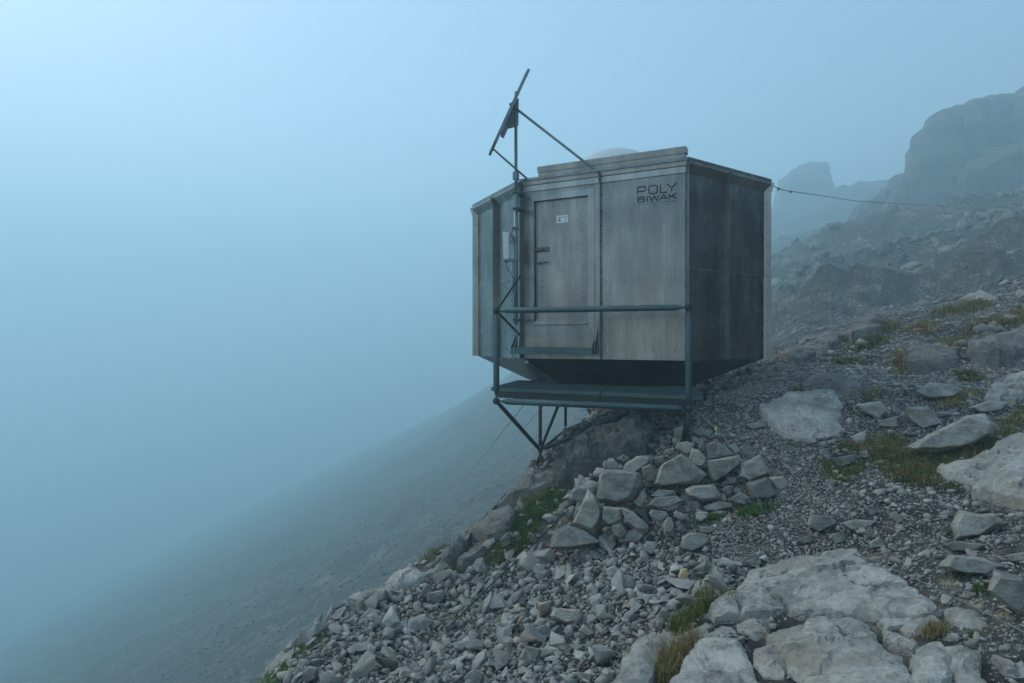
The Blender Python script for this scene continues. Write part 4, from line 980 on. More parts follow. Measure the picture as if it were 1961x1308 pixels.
# ------------------------------------------------------------------ boulders and the dry stone pile
def boulder(zz, pts, label, seed, thick=None, depth=None, mat='boulder', group=None, name='boulder', cat='boulder', amp=0.03, dd=0.0):
    p = tr(pts, *zz); xs = [q[0] for q in p]; ys = [q[1] for q in p]
    if depth is None:
        b = ground_hit([sum(xs) / len(xs)], [max(ys) - 0.12 * (max(ys) - min(ys))])[0]; depth = b[1] + dd
    wd = (max(xs) - min(xs)) * depth / FPX; ht = (max(ys) - min(ys)) * depth / FPX
    if thick is None: thick = 0.75 * min(wd, ht) + 0.25 * max(wd, ht)
    if name != 'pile_stone': MASK.append(p)
    return outline_rock(name, p, depth, thick, M[mat], label, cat, group, seed, amp)
PILE = [
 ([(350,580),(375,380),(420,335),(560,340),(700,360),(725,400),(720,490),(630,610),(500,625),(370,600)], 'biggest block of the stone pile, at its upper left', 0),
 ([(285,495),(345,560),(400,640),(400,740),(330,885),(150,780),(230,610)], 'pointed triangular stone with an orange lichen spot at left of the pile', 0),
 ([(405,635),(560,650),(560,745),(450,790),(400,740)], 'square block between the pointed stone and the rust spotted stone', 0),
 ([(550,645),(650,680),(770,790),(770,830),(690,845),(590,760)], 'leaning pale stone with rust spots, low in the pile', 0),
 ([(470,790),(560,760),(620,850),(560,905),(490,880)], 'dark stone in the hollow under the rust spotted stone', 0.12),
 ([(0,830),(120,790),(250,830),(390,930),(300,970),(100,1000),(-40,980)], 'flat overhanging boulder at the lower left foot of the pile', 0.1),
 ([(135,520),(190,465),(330,470),(340,560),(240,620),(150,580)], 'grey block at far left of the pile above the pointed stone', 0.15),
 ([(650,610),(740,490),(765,560),(720,660),(660,640)], 'dark slanting stone right of the biggest block', 0.12),
 ([(590,290),(680,230),(800,220),(810,260),(730,330),(620,400),(550,370)], 'tan rounded stone on top behind the biggest block', 0.1),
 ([(720,320),(790,290),(860,370),(840,420),(770,450),(730,400)], 'rounded stone right of the tan stone on the pile', 0.05),
 ([(810,240),(900,220),(910,270),(850,330),(815,290)], 'small upright stone left of the wide central boulder', 0.1),
 ([(820,460),(870,400),(880,300),(960,255),(1040,210),(1085,240),(1190,330),(1255,380),(1180,450),(1000,470),(870,480)], 'wide central boulder with dark cracks under its lower edge', 0),
 ([(1130,165),(1180,170),(1245,240),(1245,300),(1205,330),(1095,275)], 'five sided block resting on the wide central boulder', -0.05),
 ([(990,165),(1010,120),(1090,105),(1160,130),(1130,200),(1080,225)], 'flat topped stone in front of the post foot', 0),
 ([(1180,140),(1215,105),(1250,150),(1240,190),(1215,205),(1175,175)], 'small cube shaped stone at the top of the pile', 0),
 ([(1250,130),(1310,105),(1400,140),(1480,215),(1490,230),(1320,255),(1250,260)], 'big angular stone right of the post foot', 0),
 ([(1250,265),(1520,220),(1530,280),(1400,390),(1310,445),(1270,400)], 'dark wedge stone under the big angular stone', 0.03),
 ([(1420,150),(1480,125),(1535,195),(1500,215)], 'small triangular stone under the cable at the top right', 0.05),
 ([(1500,410),(1535,285),(1690,215),(1720,290),(1780,375),(1600,440)], 'squarish block crossed by the cable, at right of the pile', 0),
 ([(1570,450),(1740,400),(1840,550),(1780,575),(1620,585)], 'lower right corner block of the pile beside the moss', 0.03),
 ([(1750,400),(1870,390),(1925,450),(1870,520),(1830,510)], 'rightmost stone of the pile, half behind the corner block', 0.15),
 ([(1070,500),(1130,470),(1310,460),(1380,550),(1360,585),(1200,595),(1090,550)], 'long flat stone in the middle of the pile, right', 0),
 ([(780,555),(850,500),(990,510),(1000,540),(880,565)], 'thin flat stone under the wide central boulder', 0.02),
 ([(760,630),(830,565),(1000,550),(1060,590),(960,640),(820,660)], 'flat stone in the middle of the pile, second layer', 0),
 ([(840,655),(1000,620),(1060,600),(1010,660),(930,685)], 'sliver of stone under the second layer flat stone', 0.05),
 ([(775,690),(800,665),(920,680),(940,720),(870,775),(800,730)], 'blunt stone in the lowest course left of the upright stone', 0),
 ([(890,780),(930,725),(965,730),(985,800),(970,860),(905,870)], 'small pale upright stone at the foot of the pile', -0.05),
 ([(980,690),(1000,672),(1085,710),(1085,740),(1040,755),(980,720)], 'small brick like stone in the lowest course', 0),
 ([(1160,690),(1190,680),(1260,685),(1250,730),(1200,775),(1160,740)], 'pale small stone at the foot of the pile near the moss', 0),
 ([(1420,585),(1530,520),(1590,560),(1570,635)], 'triangular stone above the moss cushion', 0),
 ([(1370,510),(1400,475),(1460,470),(1470,530),(1420,555)], 'small chunk in the gap right of the long flat stone', 0.1),
 ([(1470,490),(1540,500),(1530,540),(1480,540)], 'tiny chunk wedged left of the corner block', 0.08),
 ([(1410,395),(1500,390),(1510,450),(1450,460),(1410,440)], 'dark chunk deep in the gap below the wedge stone', 0.15),
 ([(1220,640),(1350,595),(1490,610),(1480,650),(1330,670),(1240,680)], 'brownish flat stone in the shadow above the moss', 0.08),
 ([(1110,20),(1200,0),(1310,20),(1280,60),(1170,60)], 'flat stone right of the post under the lime tape', 0.1),
 ([(975,10),(1060,-15),(1075,100),(1000,130)], 'tall slab standing behind the post', 0.35),
 ([(1150,70),(1260,100),(1190,135),(1130,115)], 'thin dark flake right of the post foot', 0.08),
 ([(1540,170),(1600,140),(1630,200),(1590,240),(1530,220)], 'grey stone at upper right behind the squarish block', 0.15),
 ([(440,290),(500,260),(535,300),(520,335),(450,335)], 'small dark stone at the top left of the pile', 0.2),
 ([(510,250),(570,215),(630,245),(570,285)], 'flat dark stone behind the tan stone', 0.3),
 ([(910,200),(925,170),(990,160),(985,210),(940,225)], 'small stone on top left of the flat topped stone', 0.2),
 ([(640,660),(760,650),(790,780),(700,720)], 'shadowed stone behind the rust spotted stone', 0.25),
 ([(1020,490),(1080,480),(1090,560),(1030,540)], 'shadowed stone left of the long flat stone', 0.25),
 ([(1080,600),(1180,590),(1220,640),(1150,690),(1080,650)], 'shadowed stone in the middle of the lowest course', 0.15),
 ([(350,640),(420,600),(420,700),(380,720)], 'shadowed stone behind the square block', 0.2),
 ([(560,860),(680,800),(760,850),(700,930),(600,930)], 'shadowed stone at the foot under the leaning stone', 0.2),
]
PILE_MASK = tr([(0,830),(150,460),(400,320),(560,200),(960,150),(1000,90),(1300,60),(1620,120),(1790,330),(1930,430),(1850,590),(1560,650),(1350,700),(1000,870),(700,930),(400,960),(0,1000)], *Z5)
for k, (pts, lab, off) in enumerate(PILE):
    p = tr(pts, *Z5); cy_ = sum(q[1] for q in p) / len(p); cx_ = sum(q[0] for q in p) / len(p)
    d = 4.78 + (1035 - cy_) / 190.0 * 1.12 + off
    if cx_ < 1150: d += (1150 - cx_) / 90 * 0.25
    wd_ = (max(q[0] for q in p) - min(q[0] for q in p)) * d / FPX
    gd = ground_hit([cx_], [cy_])[0][1]; d = min(d - 0.10, gd - 0.22 * wd_ + 0.25 * off)
    boulder(Z5, pts, lab, 100 + k, None, d, 'boulder', 'stones of the dry stone pile', 'pile_stone', 'stone', 0.026)
PILE_FILL = []
for k in range(420):
    while True:
        u_, v_ = random.uniform(1060, 1515), random.uniform(885, 1050)
        if in_poly([u_], [v_], PILE_MASK)[0]: break
    dp = 4.78 + (1035 - v_) / 190.0 * 1.12 + random.uniform(0.18, 0.45) + (max(0, 1150 - u_) / 90 * 0.25)
    p_ = at(u_, v_, dp); PILE_FILL.append((p_.x, p_.y, p_.z, random.uniform(0.07, 0.2), u_, v_, 0.6))

BO = [
 (Z5, [(1030,960),(1050,890),(1110,850),(1230,860),(1280,910),(1240,970),(1130,1005),(1060,990)], 'rounded boulder lying on the gravel in front of the pile'),
 (Z5, [(970,920),(1000,890),(1040,890),(1030,950),(990,960)], 'small stone touching the left of the rounded boulder'),
 (Z5, [(1190,800),(1270,805),(1325,830),(1270,860),(1200,850)], 'flat stone between the pile and the rounded boulder'),
 (Z5, [(180,1000),(250,955),(340,950),(300,1000),(210,1023)], 'flat pale stone below the overhanging boulder'),
 (Z7, [(1790,460),(1820,360),(1961,400),(2010,520),(1961,590),(1880,530)], 'big pale block cut by the right edge of the picture'),
 (Z7, [(1560,350),(1610,290),(1780,310),(1870,350),(1800,390),(1680,382)], 'dark flat slab stone left of the big pale block'),
 (Z7, [(1580,250),(1640,230),(1800,250),(1750,282),(1620,280)], 'thin dark slab stone below the large grey boulder at right'),
 (Z7, [(1620,160),(1660,90),(1830,110),(1860,150),(1760,215),(1640,230)], 'large grey boulder on the gravel at right'),
 (Z7, [(955,160),(970,110),(1070,115),(1100,150),(1010,190)], 'angular grey boulder beside the cable above the domed slab'),
 (Z7, [(1105,150),(1180,130),(1290,140),(1250,180),(1150,185)], 'oblong pale boulder right of the angular grey boulder'),
 (Z7, [(1860,300),(1961,282),(2000,320),(1900,330)], 'flat stone on the right edge above the big pale block'),
 (Z7, [(910,225),(980,200),(990,240),(930,245)], 'small boulder below the angular grey boulder'),
 (Z7, [(980,292),(1060,275),(1070,305),(1000,312)], 'flat stone at the top edge of the domed slab'),
 (Z7, [(1240,240),(1290,210),(1330,262),(1250,267)], 'wedge stone above the right shoulder of the domed slab'),
 (Z7, [(1065,200),(1110,190),(1140,230),(1090,247)], 'small dark stone below the oblong pale boulder'),
 (Z7, [(1215,190),(1250,165),(1285,200),(1240,222)], 'small dark stone under the right end of the oblong boulder'),
 (Z7, [(1580,170),(1620,145),(1630,190),(1600,205)], 'pale chip against the left of the large grey boulder'),
 (Z7, [(1330,110),(1370,95),(1410,145),(1380,155)], 'tilted pale flake on the gravel left of the grass'),
 (Z7, [(1210,80),(1250,65),(1290,100),(1260,118)], 'pale stone beside the small grass patch on the gravel'),
 (Z7, [(655,330),(720,305),(750,335),(720,360)], 'grey stone left of the domed slab top edge'),
 (Z6, [(780,700),(940,680),(980,740),(930,792),(800,742)], 'grey block with dark side above the grass hollow'),
 (Z6, [(930,802),(1060,770),(1060,850),(920,842)], 'square block below the grey block in the grass hollow'),
 (Z6, [(1090,722),(1230,710),(1250,790),(1340,832),(1200,852),(1090,792)], 'flat topped block in the middle of the grass hollow'),
 (Z6, [(1100,965),(1300,880),(1480,770),(1590,760),(1650,820),(1630,880),(1500,960),(1300,1000),(1120,990)], 'long jutting rock sloping up to the right above dark grass'),
 (Z6, [(1150,622),(1240,560),(1400,580),(1460,612),(1430,662),(1220,672)], 'grey rounded rock above the grass hollow'),
 (Z6, [(1390,505),(1410,470),(1470,460),(1482,505)], 'pale block on the right slope near brown grass'),
 (Z6, [(1480,722),(1620,672),(1740,690),(1700,735),(1560,752)], 'pale flat rock above the long jutting rock'),
 (Z6, [(1700,662),(1800,650),(1790,692),(1710,702)], 'small pale slab stone near the right edge above the grass'),
 (Z6, [(1070,882),(1110,850),(1160,892),(1110,897)], 'small triangular stone in the grass hollow'),
 (Z6, [(1235,770),(1300,745),(1390,745),(1400,762),(1280,785)], 'thin pale flake on the flat topped block'),
 (Z6, [(800,1000),(850,990),(875,1030),(830,1040)], 'small pale stone at the left edge of the grass'),
 (Z6, [(545,985),(610,975),(625,1025),(560,1030)], 'pale stone half sunk in the path gravel'),
 (Z6, [(630,1040),(780,1010),(790,1060),(680,1095)], 'flat stone on gravel above the small grass patch'),
 (Z6, [(80,830),(200,800),(230,840),(120,862)], 'flat grey stone on the path left of the rounded slab'),
 (Z6, [(840,900),(850,860),(750,900),(780,950),(840,945)], 'pale broken stone left of the grass hollow'),
 (Z8, [(1420,510),(1470,470),(1482,535),(1432,562)], 'pale upright stone standing in the ridge grass'),
 (Z8, [(1030,802),(1120,780),(1132,832),(1080,862),(1030,842)], 'block shaped stone in the upper left of the scree'),
 (Z8, [(1260,742),(1300,700),(1322,732),(1312,772)], 'pointed stone in the upper part of the scree'),
 (Z8, [(1690,922),(1710,880),(1860,890),(1872,940),(1780,972)], 'dark broad stone in the right part of the scree'),
 (Z8, [(1620,852),(1700,840),(1690,900),(1640,932)], 'pale square stone beside the dark broad stone in the scree'),
 (Z8, [(360,1230),(400,1190),(450,1200),(440,1270),(370,1290)], 'angular stone at the bottom left of the scree near grass'),
 (Z8, [(690,1140),(720,1070),(760,1090),(740,1160)], 'tall pale stone in the lower left of the scree'),
 (Z8, [(1840,1000),(1870,965),(1930,1020),(1890,1040)], 'light stone low in the scree under the dark broad stone'),
 (Z8, [(1350,1190),(1360,1150),(1440,1160),(1430,1200)], 'pale brick shaped stone low in the scree'),
 (Z8, [(1680,1060),(1700,1020),(1725,1040),(1715,1085)], 'whitest small stone in the lower scree'),
 (Z8, [(790,920),(850,890),(870,910),(820,935)], 'white stone in the upper left of the scree'),
 (Z8, [(1520,1150),(1560,1080),(1640,1100),(1620,1180),(1560,1190)], 'grey lumpy stone low in the scree'),
 (Z8, [(1230,1250),(1280,1200),(1340,1230),(1330,1300),(1240,1300)], 'rounded grey stone at the bottom edge of the scree'),
]
for k, (zz, pts, lab) in enumerate(BO):
    boulder(zz, pts, lab, 300 + k, group='loose boulders around the hut')
boulder(Z7, [(358,400),(372,362),(398,358),(410,385),(392,418),(362,425)], 'ochre yellow stone standing out in the grey scree', 400, mat='ochre', name='stone', cat='stone')
boulder(Z7, [(330,425),(342,412),(362,428),(350,438)], 'small pink stone beside the ochre yellow stone', 401, mat='pink', name='stone', cat='stone')

# ------------------------------------------------------------------ rubble
def variant(seed, fl):
    r = random.Random(seed); pts = []
    for _ in range(r.randint(9, 13)):
        v = Vector((r.gauss(0, 1), r.gauss(0, 1), r.gauss(0, 1))); v.normalize()
        m_ = max(abs(v.x), abs(v.y), abs(v.z)); v = v * (0.55 + 0.45 / m_) * r.uniform(0.72, 1.0)
        pts.append(Vector((v.x * 0.5, v.y * 0.5 * r.uniform(.6, .8), v.z * 0.5 * fl)))
    bm = hull_bm(pts); bmesh.ops.triangulate(bm, faces=bm.faces[:]); bm.verts.index_update()
    V = np.array([v.co[:] for v in bm.verts]); F = np.array([[v.index for v in f.verts] for f in bm.faces]); bm.free()
    return V, F
VAR = [variant(900 + k, (0.32, 0.45, 0.6)[k % 3]) for k in range(36)]
def rotm(n, tilt):
    a = rng.uniform(0, 2 * np.pi, n); b = rng.normal(0, tilt, n); c = rng.normal(0, tilt, n)
    ca, sa, cb, sb, cc, sc_ = np.cos(a), np.sin(a), np.cos(b), np.sin(b), np.cos(c), np.sin(c)
    O, I_ = np.zeros(n), np.ones(n)
    Rz = np.stack([ca, -sa, O, sa, ca, O, O, O, I_], 1).reshape(n, 3, 3)
    Rx = np.stack([I_, O, O, O, cb, -sb, O, sb, cb], 1).reshape(n, 3, 3)
    Ry = np.stack([cc, O, sc_, O, I_, O, -sc_, O, cc], 1).reshape(n, 3, 3)
    return Rx @ Ry @ Rz
def slope_rot(x, y):
    e = 0.15; gx_ = (gh(x + e, y) - gh(x - e, y)) / (2 * e); gy_ = (gh(x, y + e) - gh(x, y - e)) / (2 * e)
    n = np.stack([-gx_, -gy_, np.ones(len(x))], 1); n /= np.linalg.norm(n, axis=1)[:, None]
    t = np.stack([n[:, 2], np.zeros(len(x)), -n[:, 0]], 1); t /= np.linalg.norm(t, axis=1)[:, None]
    b = np.cross(n, t); return np.stack([t, b, n], 2)
def proj(x, y, z):
    y = np.maximum(y, 0.05); return CX + FPX * x / y, CY - FPX * z / y

SCREE = [(470,1320),(560,1230),(640,1180),(760,1120),(820,1082),(900,1090),(1000,1060),(1060,1040),(1130,1052),(1300,1030),(1330,1015),(1360,1060),(1420,1100),(1350,1160),(1290,1200),(1170,1320)]
PATH = [(1330,1015),(1500,985),(1470,900),(1400,840),(1345,790),(1400,740),(1475,700),(1530,690),(1560,740),(1480,800),(1500,850),(1560,870),(1600,930),(1640,980),(1680,1060),(1600,1062),(1420,1100),(1360,1060)]
def masked(u, v):
    k = np.zeros(len(u), bool)
    for p in MASK: k |= in_poly(u, v, p)
    return k
recs = []
def scatter(area, dens, smin, smax, region=None, notin=(), keep_masked=0.0, exponent=2.2, tilt=0.35, fn=None, sink=0.3):
    x0, x1, y0, y1 = area; n = int((x1 - x0) * (y1 - y0) * dens)
    x = rng.uniform(x0, x1, n); y = rng.uniform(y0, y1, n); z = gh(x, y); u, v = proj(x, y, z)
    k = np.ones(n, bool)
    if region is not None: k &= in_poly(u, v, region)
    for q in notin: k &= ~in_poly(u, v, q)
    if fn is not None: k &= fn(x, y, z, u, v)
    x, y, z, u, v = x[k], y[k], z[k], u[k], v[k]
    mk = masked(u, v) & (rng.random(len(x)) > keep_masked); x, y, z, u, v = x[~mk], y[~mk], z[~mk], u[~mk], v[~mk]
    s = smin * (smax / smin) ** (rng.random(len(x)) ** exponent)
    recs.append(np.stack([x, y, z + s * (0.22 - sink * 0.35), s, u, v, np.full(len(x), tilt)], 1))
inview = lambda x, y, z, u, v: (u > -60) & (u < 2030) & (v < 1400)
clump = lambda th, f: (lambda x, y, z, u, v: inview(x, y, z, u, v) & (fbm(np.stack([x, y, x * 0], 1) * f, 3, 21) > th))
# main scree: coarse, medium and fine
scatter((-2.6, 1.9, 2.4, 7.0), 42, 0.09, 0.27, SCREE, exponent=1.6, tilt=0.5, sink=0.1)
scatter((-2.6, 1.9, 2.4, 7.0), 300, 0.045, 0.13, SCREE, exponent=1.3, tilt=0.5, sink=0.2)
scatter((-2.6, 1.9, 2.4, 7.0), 2600, 0.011, 0.05, SCREE, exponent=1.2, tilt=0.4)
# path gravel
scatter((0.8, 5.0, 3.6, 9.6), 4200, 0.011, 0.034, PATH, exponent=1.6, tilt=0.3)
scatter((0.8, 5.0, 3.6, 9.6), 220, 0.03, 0.08, PATH, exponent=1.8, tilt=0.3)
scatter((0.8, 5.0, 3.6, 9.6), 8, 0.08, 0.16, PATH, exponent=1.6, tilt=0.3)
# right hand slope and foreground gaps
scatter((0.0, 7.8, 2.0, 8.0), 2000, 0.012, 0.04, None, (SCREE, PATH), 0.01, 1.5, 0.3, lambda x, y, z, u, v: inview(x, y, z, u, v) & (u > 1170) & (v > 650))
scatter((0.0, 7.8, 2.0, 8.0), 190, 0.035, 0.11, None, (SCREE, PATH), 0.01, 1.6, 0.25, lambda x, y, z, u, v: inview(x, y, z, u, v) & (u > 1170) & (v > 650))
scatter((3.0, 14.0, 6.5, 16.0), 240, 0.018, 0.07, None, (PATH,), 0.05, 1.6, 0.2, inview)
scatter((3.0, 14.0, 6.5, 16.0), 70, 0.03, 0.12, None, (PATH,), 0.05, 1.8, 0.2, clump(-0.4, 0.8))
scatter((3.0, 14.0, 6.5, 16.0), 4, 0.12, 0.4, None, (PATH,), 0.05, 1.5, 0.2, clump(-0.1, 0.8))
# ridge edge and below the hut
scatter((-2.6, 4.5, 5.0, 11.0), 220, 0.02, 0.09, None, (SCREE, PATH), 0.05, 1.6, 0.4, lambda x, y, z, u, v: inview(x, y, z, u, v) & (u < 1480))
scatter((-2.6, 4.5, 5.0, 11.0), 16, 0.08, 0.22, None, (SCREE, PATH), 0.02, 1.6, 0.4, lambda x, y, z, u, v: inview(x, y, z, u, v) & (u < 1480))
# the slope goes on beside and below the picture
scatter((-2.8, 8.0, 0.6, 6.5), 130, 0.03, 0.17, None, (), 0.0, 1.8, 0.35, lambda x, y, z, u, v: (v > 1395) | (u > 2025) | (u < -60))
recs.append(np.array(PILE_FILL))
near = np.concatenate(recs); recs = []
# far mountainside
fade = lambda x, y, z, u, v: inview(x, y, z, u, v) & (u < 1500) & (rng.random(len(x)) < np.exp(-np.maximum(0, y - 22) / 26))
scatter((-75, 8, 15, 150), 5, 0.10, 0.5, None, (SCREE, PATH), 0.1, 2.2, 0.4, fade)
scatter((-8, 6, 6, 20), 40, 0.06, 0.25, None, (SCREE, PATH), 0.1, 1.8, 0.4, lambda x, y, z, u, v: inview(x, y, z, u, v) & (u < 1500))
scatter((4, 40, 13, 50), 6, 0.08, 0.5, None, (PATH,), 0.1, 2.4, 0.3, clump(-0.5, 0.3))
scatter((6, 90, 35, 120), 1.2, 0.4, 2.2, None, (), 0.1, 2.4, 0.3, clump(-0.3, 0.1))
farr = np.concatenate(recs)

def rubble_mesh(name, rc, mat, label, cat):
    Vs, Fs, off = [], [], 0
    vi = rng.integers(0, len(VAR), len(rc)); Rm = slope_rot(rc[:, 0], rc[:, 1]); q = np.empty((len(rc), 3, 3))
    for tl in np.unique(rc[:, 6]):
        k = rc[:, 6] == tl; q[k] = rotm(k.sum(), tl)
    Rm = Rm @ q; sc_ = rc[:, 3:4] * np.stack([np.ones(len(rc)), rng.uniform(.8, 1.15, len(rc)), rng.uniform(.75, 1.3, len(rc))], 1)
    for k, (V, F) in enumerate(VAR):
        ix = np.where(vi == k)[0]
        if not len(ix): continue
        W = np.einsum('nij,nvj->nvi', Rm[ix], V[None] * sc_[ix][:, None, :]) + rc[ix][:, None, :3]
        Vs.append(W.reshape(-1, 3)); Fs.append((F[None] + (off + np.arange(len(ix)) * len(V))[:, None, None]).reshape(-1, 3)); off += len(ix) * len(V)
    return tag(link(name, mesh_np(name, np.concatenate(Vs), np.concatenate(Fs), mat)), label, cat, None, 'stuff')

# the largest loose stones are things of their own
vis = (np.arange(len(near)) < len(near) - len(PILE_FILL)) & (near[:, 4] > 5) & (near[:, 4] < 1955) & (near[:, 5] < 1303) & (near[:, 5] > 640)
app = np.where(vis, near[:, 3] / near[:, 1], 0); order_ = np.argsort(-app); pick = order_[:300]; rest = np.setdiff1d(np.arange(len(near)), pick)
SM = []
for k in range(20):
    V, F = VAR[k]; bm = bmesh.new(); vs_ = [bm.verts.new(v) for v in V]
    for f in F: bm.faces.new([vs_[i] for i in f])
    bmesh.ops.dissolve_limit(bm, angle_limit=R(7), verts=bm.verts[:], edges=bm.edges[:])
    bmesh.ops.bevel(bm, geom=bm.edges[:], offset=0.022, segments=1, affect='EDGES', clamp_overlap=True)
    bmesh.ops.triangulate(bm, faces=bm.faces[:])
    me = bpy.data.meshes.new('stone'); bm.to_mesh(me); bm.free(); me.materials.append(M['stone']); SM.append(me)
SHORT = {'block shaped stone in the up': 'block shaped scree stone', 'pointed stone in the upper': 'pointed scree stone', 'dark broad stone in the ri': 'dark broad scree stone',
 'pale square stone beside': 'pale square scree stone', 'angular stone at the bott': 'angular stone by the lower grass', 'tall pale stone in the lo': 'tall pale scree stone', 'light stone low in the': 'light low scree stone',
 'pale brick shaped stone': 'brick shaped scree stone', 'whitest small stone': 'whitest scree stone', 'white stone in the upper': 'white upper scree stone', 'grey lumpy stone': 'lumpy grey scree stone', 'rounded grey stone at the': 'rounded bottom scree stone'}
LAND = []
for zz, pts, lab in BO:
    p = tr(pts, *zz); sh = next((v for k, v in SHORT.items() if lab.startswith(k)), None)
    if sh is None:
        ws = lab.split(); stop = {'above', 'below', 'beside', 'near', 'in', 'on', 'right', 'left', 'under', 'at', 'with', 'between', 'lying', 'touching', 'crossed', 'cut', 'against', 'half', 'sloping'}
        n_ = next((i for i, w_ in enumerate(ws) if i >= 2 and w_ in stop), len(ws)); sh = ' '.join(ws[:n_] if n_ >= 3 else ws[:8])
    sh = ' '.join(sh.split()[:6])
    while sh.split()[-1] in ('of', 'the', 'in', 'on', 'with', 'to', 'its', 'a', 'and', 'cut', 'by'): sh = ' '.join(sh.split()[:-1])
    LAND.append((sum(q[0] for q in p) / len(p), sum(q[1] for q in p) / len(p), sh))
def near_label(u, v, k):
    c = min(LAND, key=lambda l: (l[0] - u) ** 2 + (l[1] - v) ** 2); dx_, dy_ = u - c[0], v - c[1]; d_ = math.hypot(dx_, dy_)
    side = ('right of' if dx_ > 0 else 'left of') if abs(dx_) > abs(dy_) else ('below' if dy_ > 0 else 'above')
    return ('flat', 'wedge', 'chunky')[(k % 20) % 3], side + ' the ' + c[2]
def zone(u, v):
    if in_poly([u], [v], PATH)[0]: return 'loose grey stone lying on the gravel path beside the pile', 'stones on the gravel path'
    if in_poly([u], [v], SCREE)[0]:
        if v > 1225: return ('angular grey stone in the scree along the bottom edge, left half', 'stones in the lower left scree') if u < 880 else ('angular grey stone in the scree along the bottom edge, near the slabs', 'stones in the lower scree near the slabs')
        if u < 900: return 'angular grey stone high in the scree near its left rim', 'stones near the left rim of the scree'
        if v > 1140: return 'angular grey stone in the middle of the scree', 'stones in the middle of the scree'
        return 'angular grey stone in the scree just below the stone pile', 'stones in the scree below the pile'
    if u > 1170 and v > 1000: return 'loose chip of rock lying between the foreground slabs', 'stones between the foreground slabs'
    if u > 1400: return 'loose grey stone on the grassy slope right of the hut', 'stones on the right hand slope'
    return 'loose grey stone on the ridge under the hut', 'stones on the ridge under the hut'
LOOSE = {}
Rp = slope_rot(near[pick][:, 0], near[pick][:, 1]) @ rotm(len(pick), 0.4)
for k, i in enumerate(pick):
    o = bpy.data.objects.new('stone', SM[k % 20]); COL.objects.link(o)
    s = near[i, 3]; o.matrix_world = Matrix.Translation(near[i, :3]) @ Matrix(Rp[k].tolist()).to_4x4() @ Matrix.Diagonal((s, s * random.uniform(.8, 1.15), s * random.uniform(.8, 1.3), 1))
    lab, grp = zone(near[i, 4], near[i, 5]); tag(o, lab, 'stone', grp); LOOSE.setdefault(near_label(near[i, 4], near[i, 5], k), []).append((near[i, 4], o))
ORD = 'first second third fourth fifth sixth seventh eighth ninth tenth eleventh twelfth thirteenth fourteenth fifteenth sixteenth'.split()
for (shp, where), l in LOOSE.items():
    l.sort(key=lambda q: q[0])
    for i, (_, o) in enumerate(l):
        if len(l) == 1: o['label'] = '%s loose stone %s' % (shp, where)
        else: o['label'] = '%s from left of the %s stones %s' % (ORD[min(i, 15)], shp, where)
rubble_mesh('scree', near[rest], M['scree'], 'small broken grey stones and gravel covering the slope', 'scree')
rubble_mesh('far_scree', farr, M['far'], 'stony mountainside fading into the fog', 'scree')
print('STONES', len(near), len(farr))

# ------------------------------------------------------------------ grass
def blades(points, n_per, h, wd, spread, lean_s=0.5):
    """points: (k,3) roots; returns V, F of curved two-segment blades"""
    Vs, Fs = [], []; off = 0
    k = len(points); n = k * n_per
    base = np.repeat(points, n_per, 0) + np.concatenate([rng.normal(0, spread, (n, 2)), np.zeros((n, 1))], 1)
    base[:, 2] = gh(base[:, 0], base[:, 1]) - 0.01 + (np.repeat(points[:, 2] - gh(points[:, 0], points[:, 1]), n_per))
    a = rng.uniform(0, 2 * np.pi, n); hh = h * rng.uniform(.4, 1.15, n) * np.repeat(rng.uniform(.45, 1.35, k), n_per); le = np.abs(rng.normal(0, lean_s, n))
    d = np.stack([np.cos(a), np.sin(a), np.zeros(n)], 1); s = np.stack([-np.sin(a), np.cos(a), np.zeros(n)], 1) * (wd * rng.uniform(.6, 1.3, n))[:, None]
    up = np.array([0, 0, 1.0])
    d = d + np.array([-0.3, -0.1, 0]) + np.repeat(rng.normal(0, .35, (k, 3)) * np.array([1, 1, 0]), n_per, 0)                       # hangs downhill
    m1 = base + d * (hh * le * .35)[:, None] + up * (hh * .55)[:, None]; tp = base + d * (hh * le)[:, None] + up * (hh * (1 - .35 * np.minimum(le, 1.6)))[:, None]
    V = np.stack([base - s, base + s, m1 - s * .7, m1 + s * .7, tp], 1).reshape(-1, 3)
    o = (np.arange(n) * 5)[:, None]
    F = np.concatenate([o + np.array([0, 1, 3]), o + np.array([0, 3, 2]), o + np.array([2, 3, 4])])
    return V, F
def poly_points(poly, n):
    xs = [p[0] for p in poly]; ys = [p[1] for p in poly]; o = []
    while len(o) < n:
        u = rng.uniform(min(xs), max(xs), n * 3); v = rng.uniform(min(ys), max(ys), n * 3); k = in_poly(u, v, poly)
        o += list(zip(u[k], v[k]))
    o = np.array(o[:n]); return o
def root_pts(poly, n):
    q = poly_points(poly, n); g = ground_hit(q[:, 0], q[:, 1]); return g[~np.isnan(g[:, 0])]
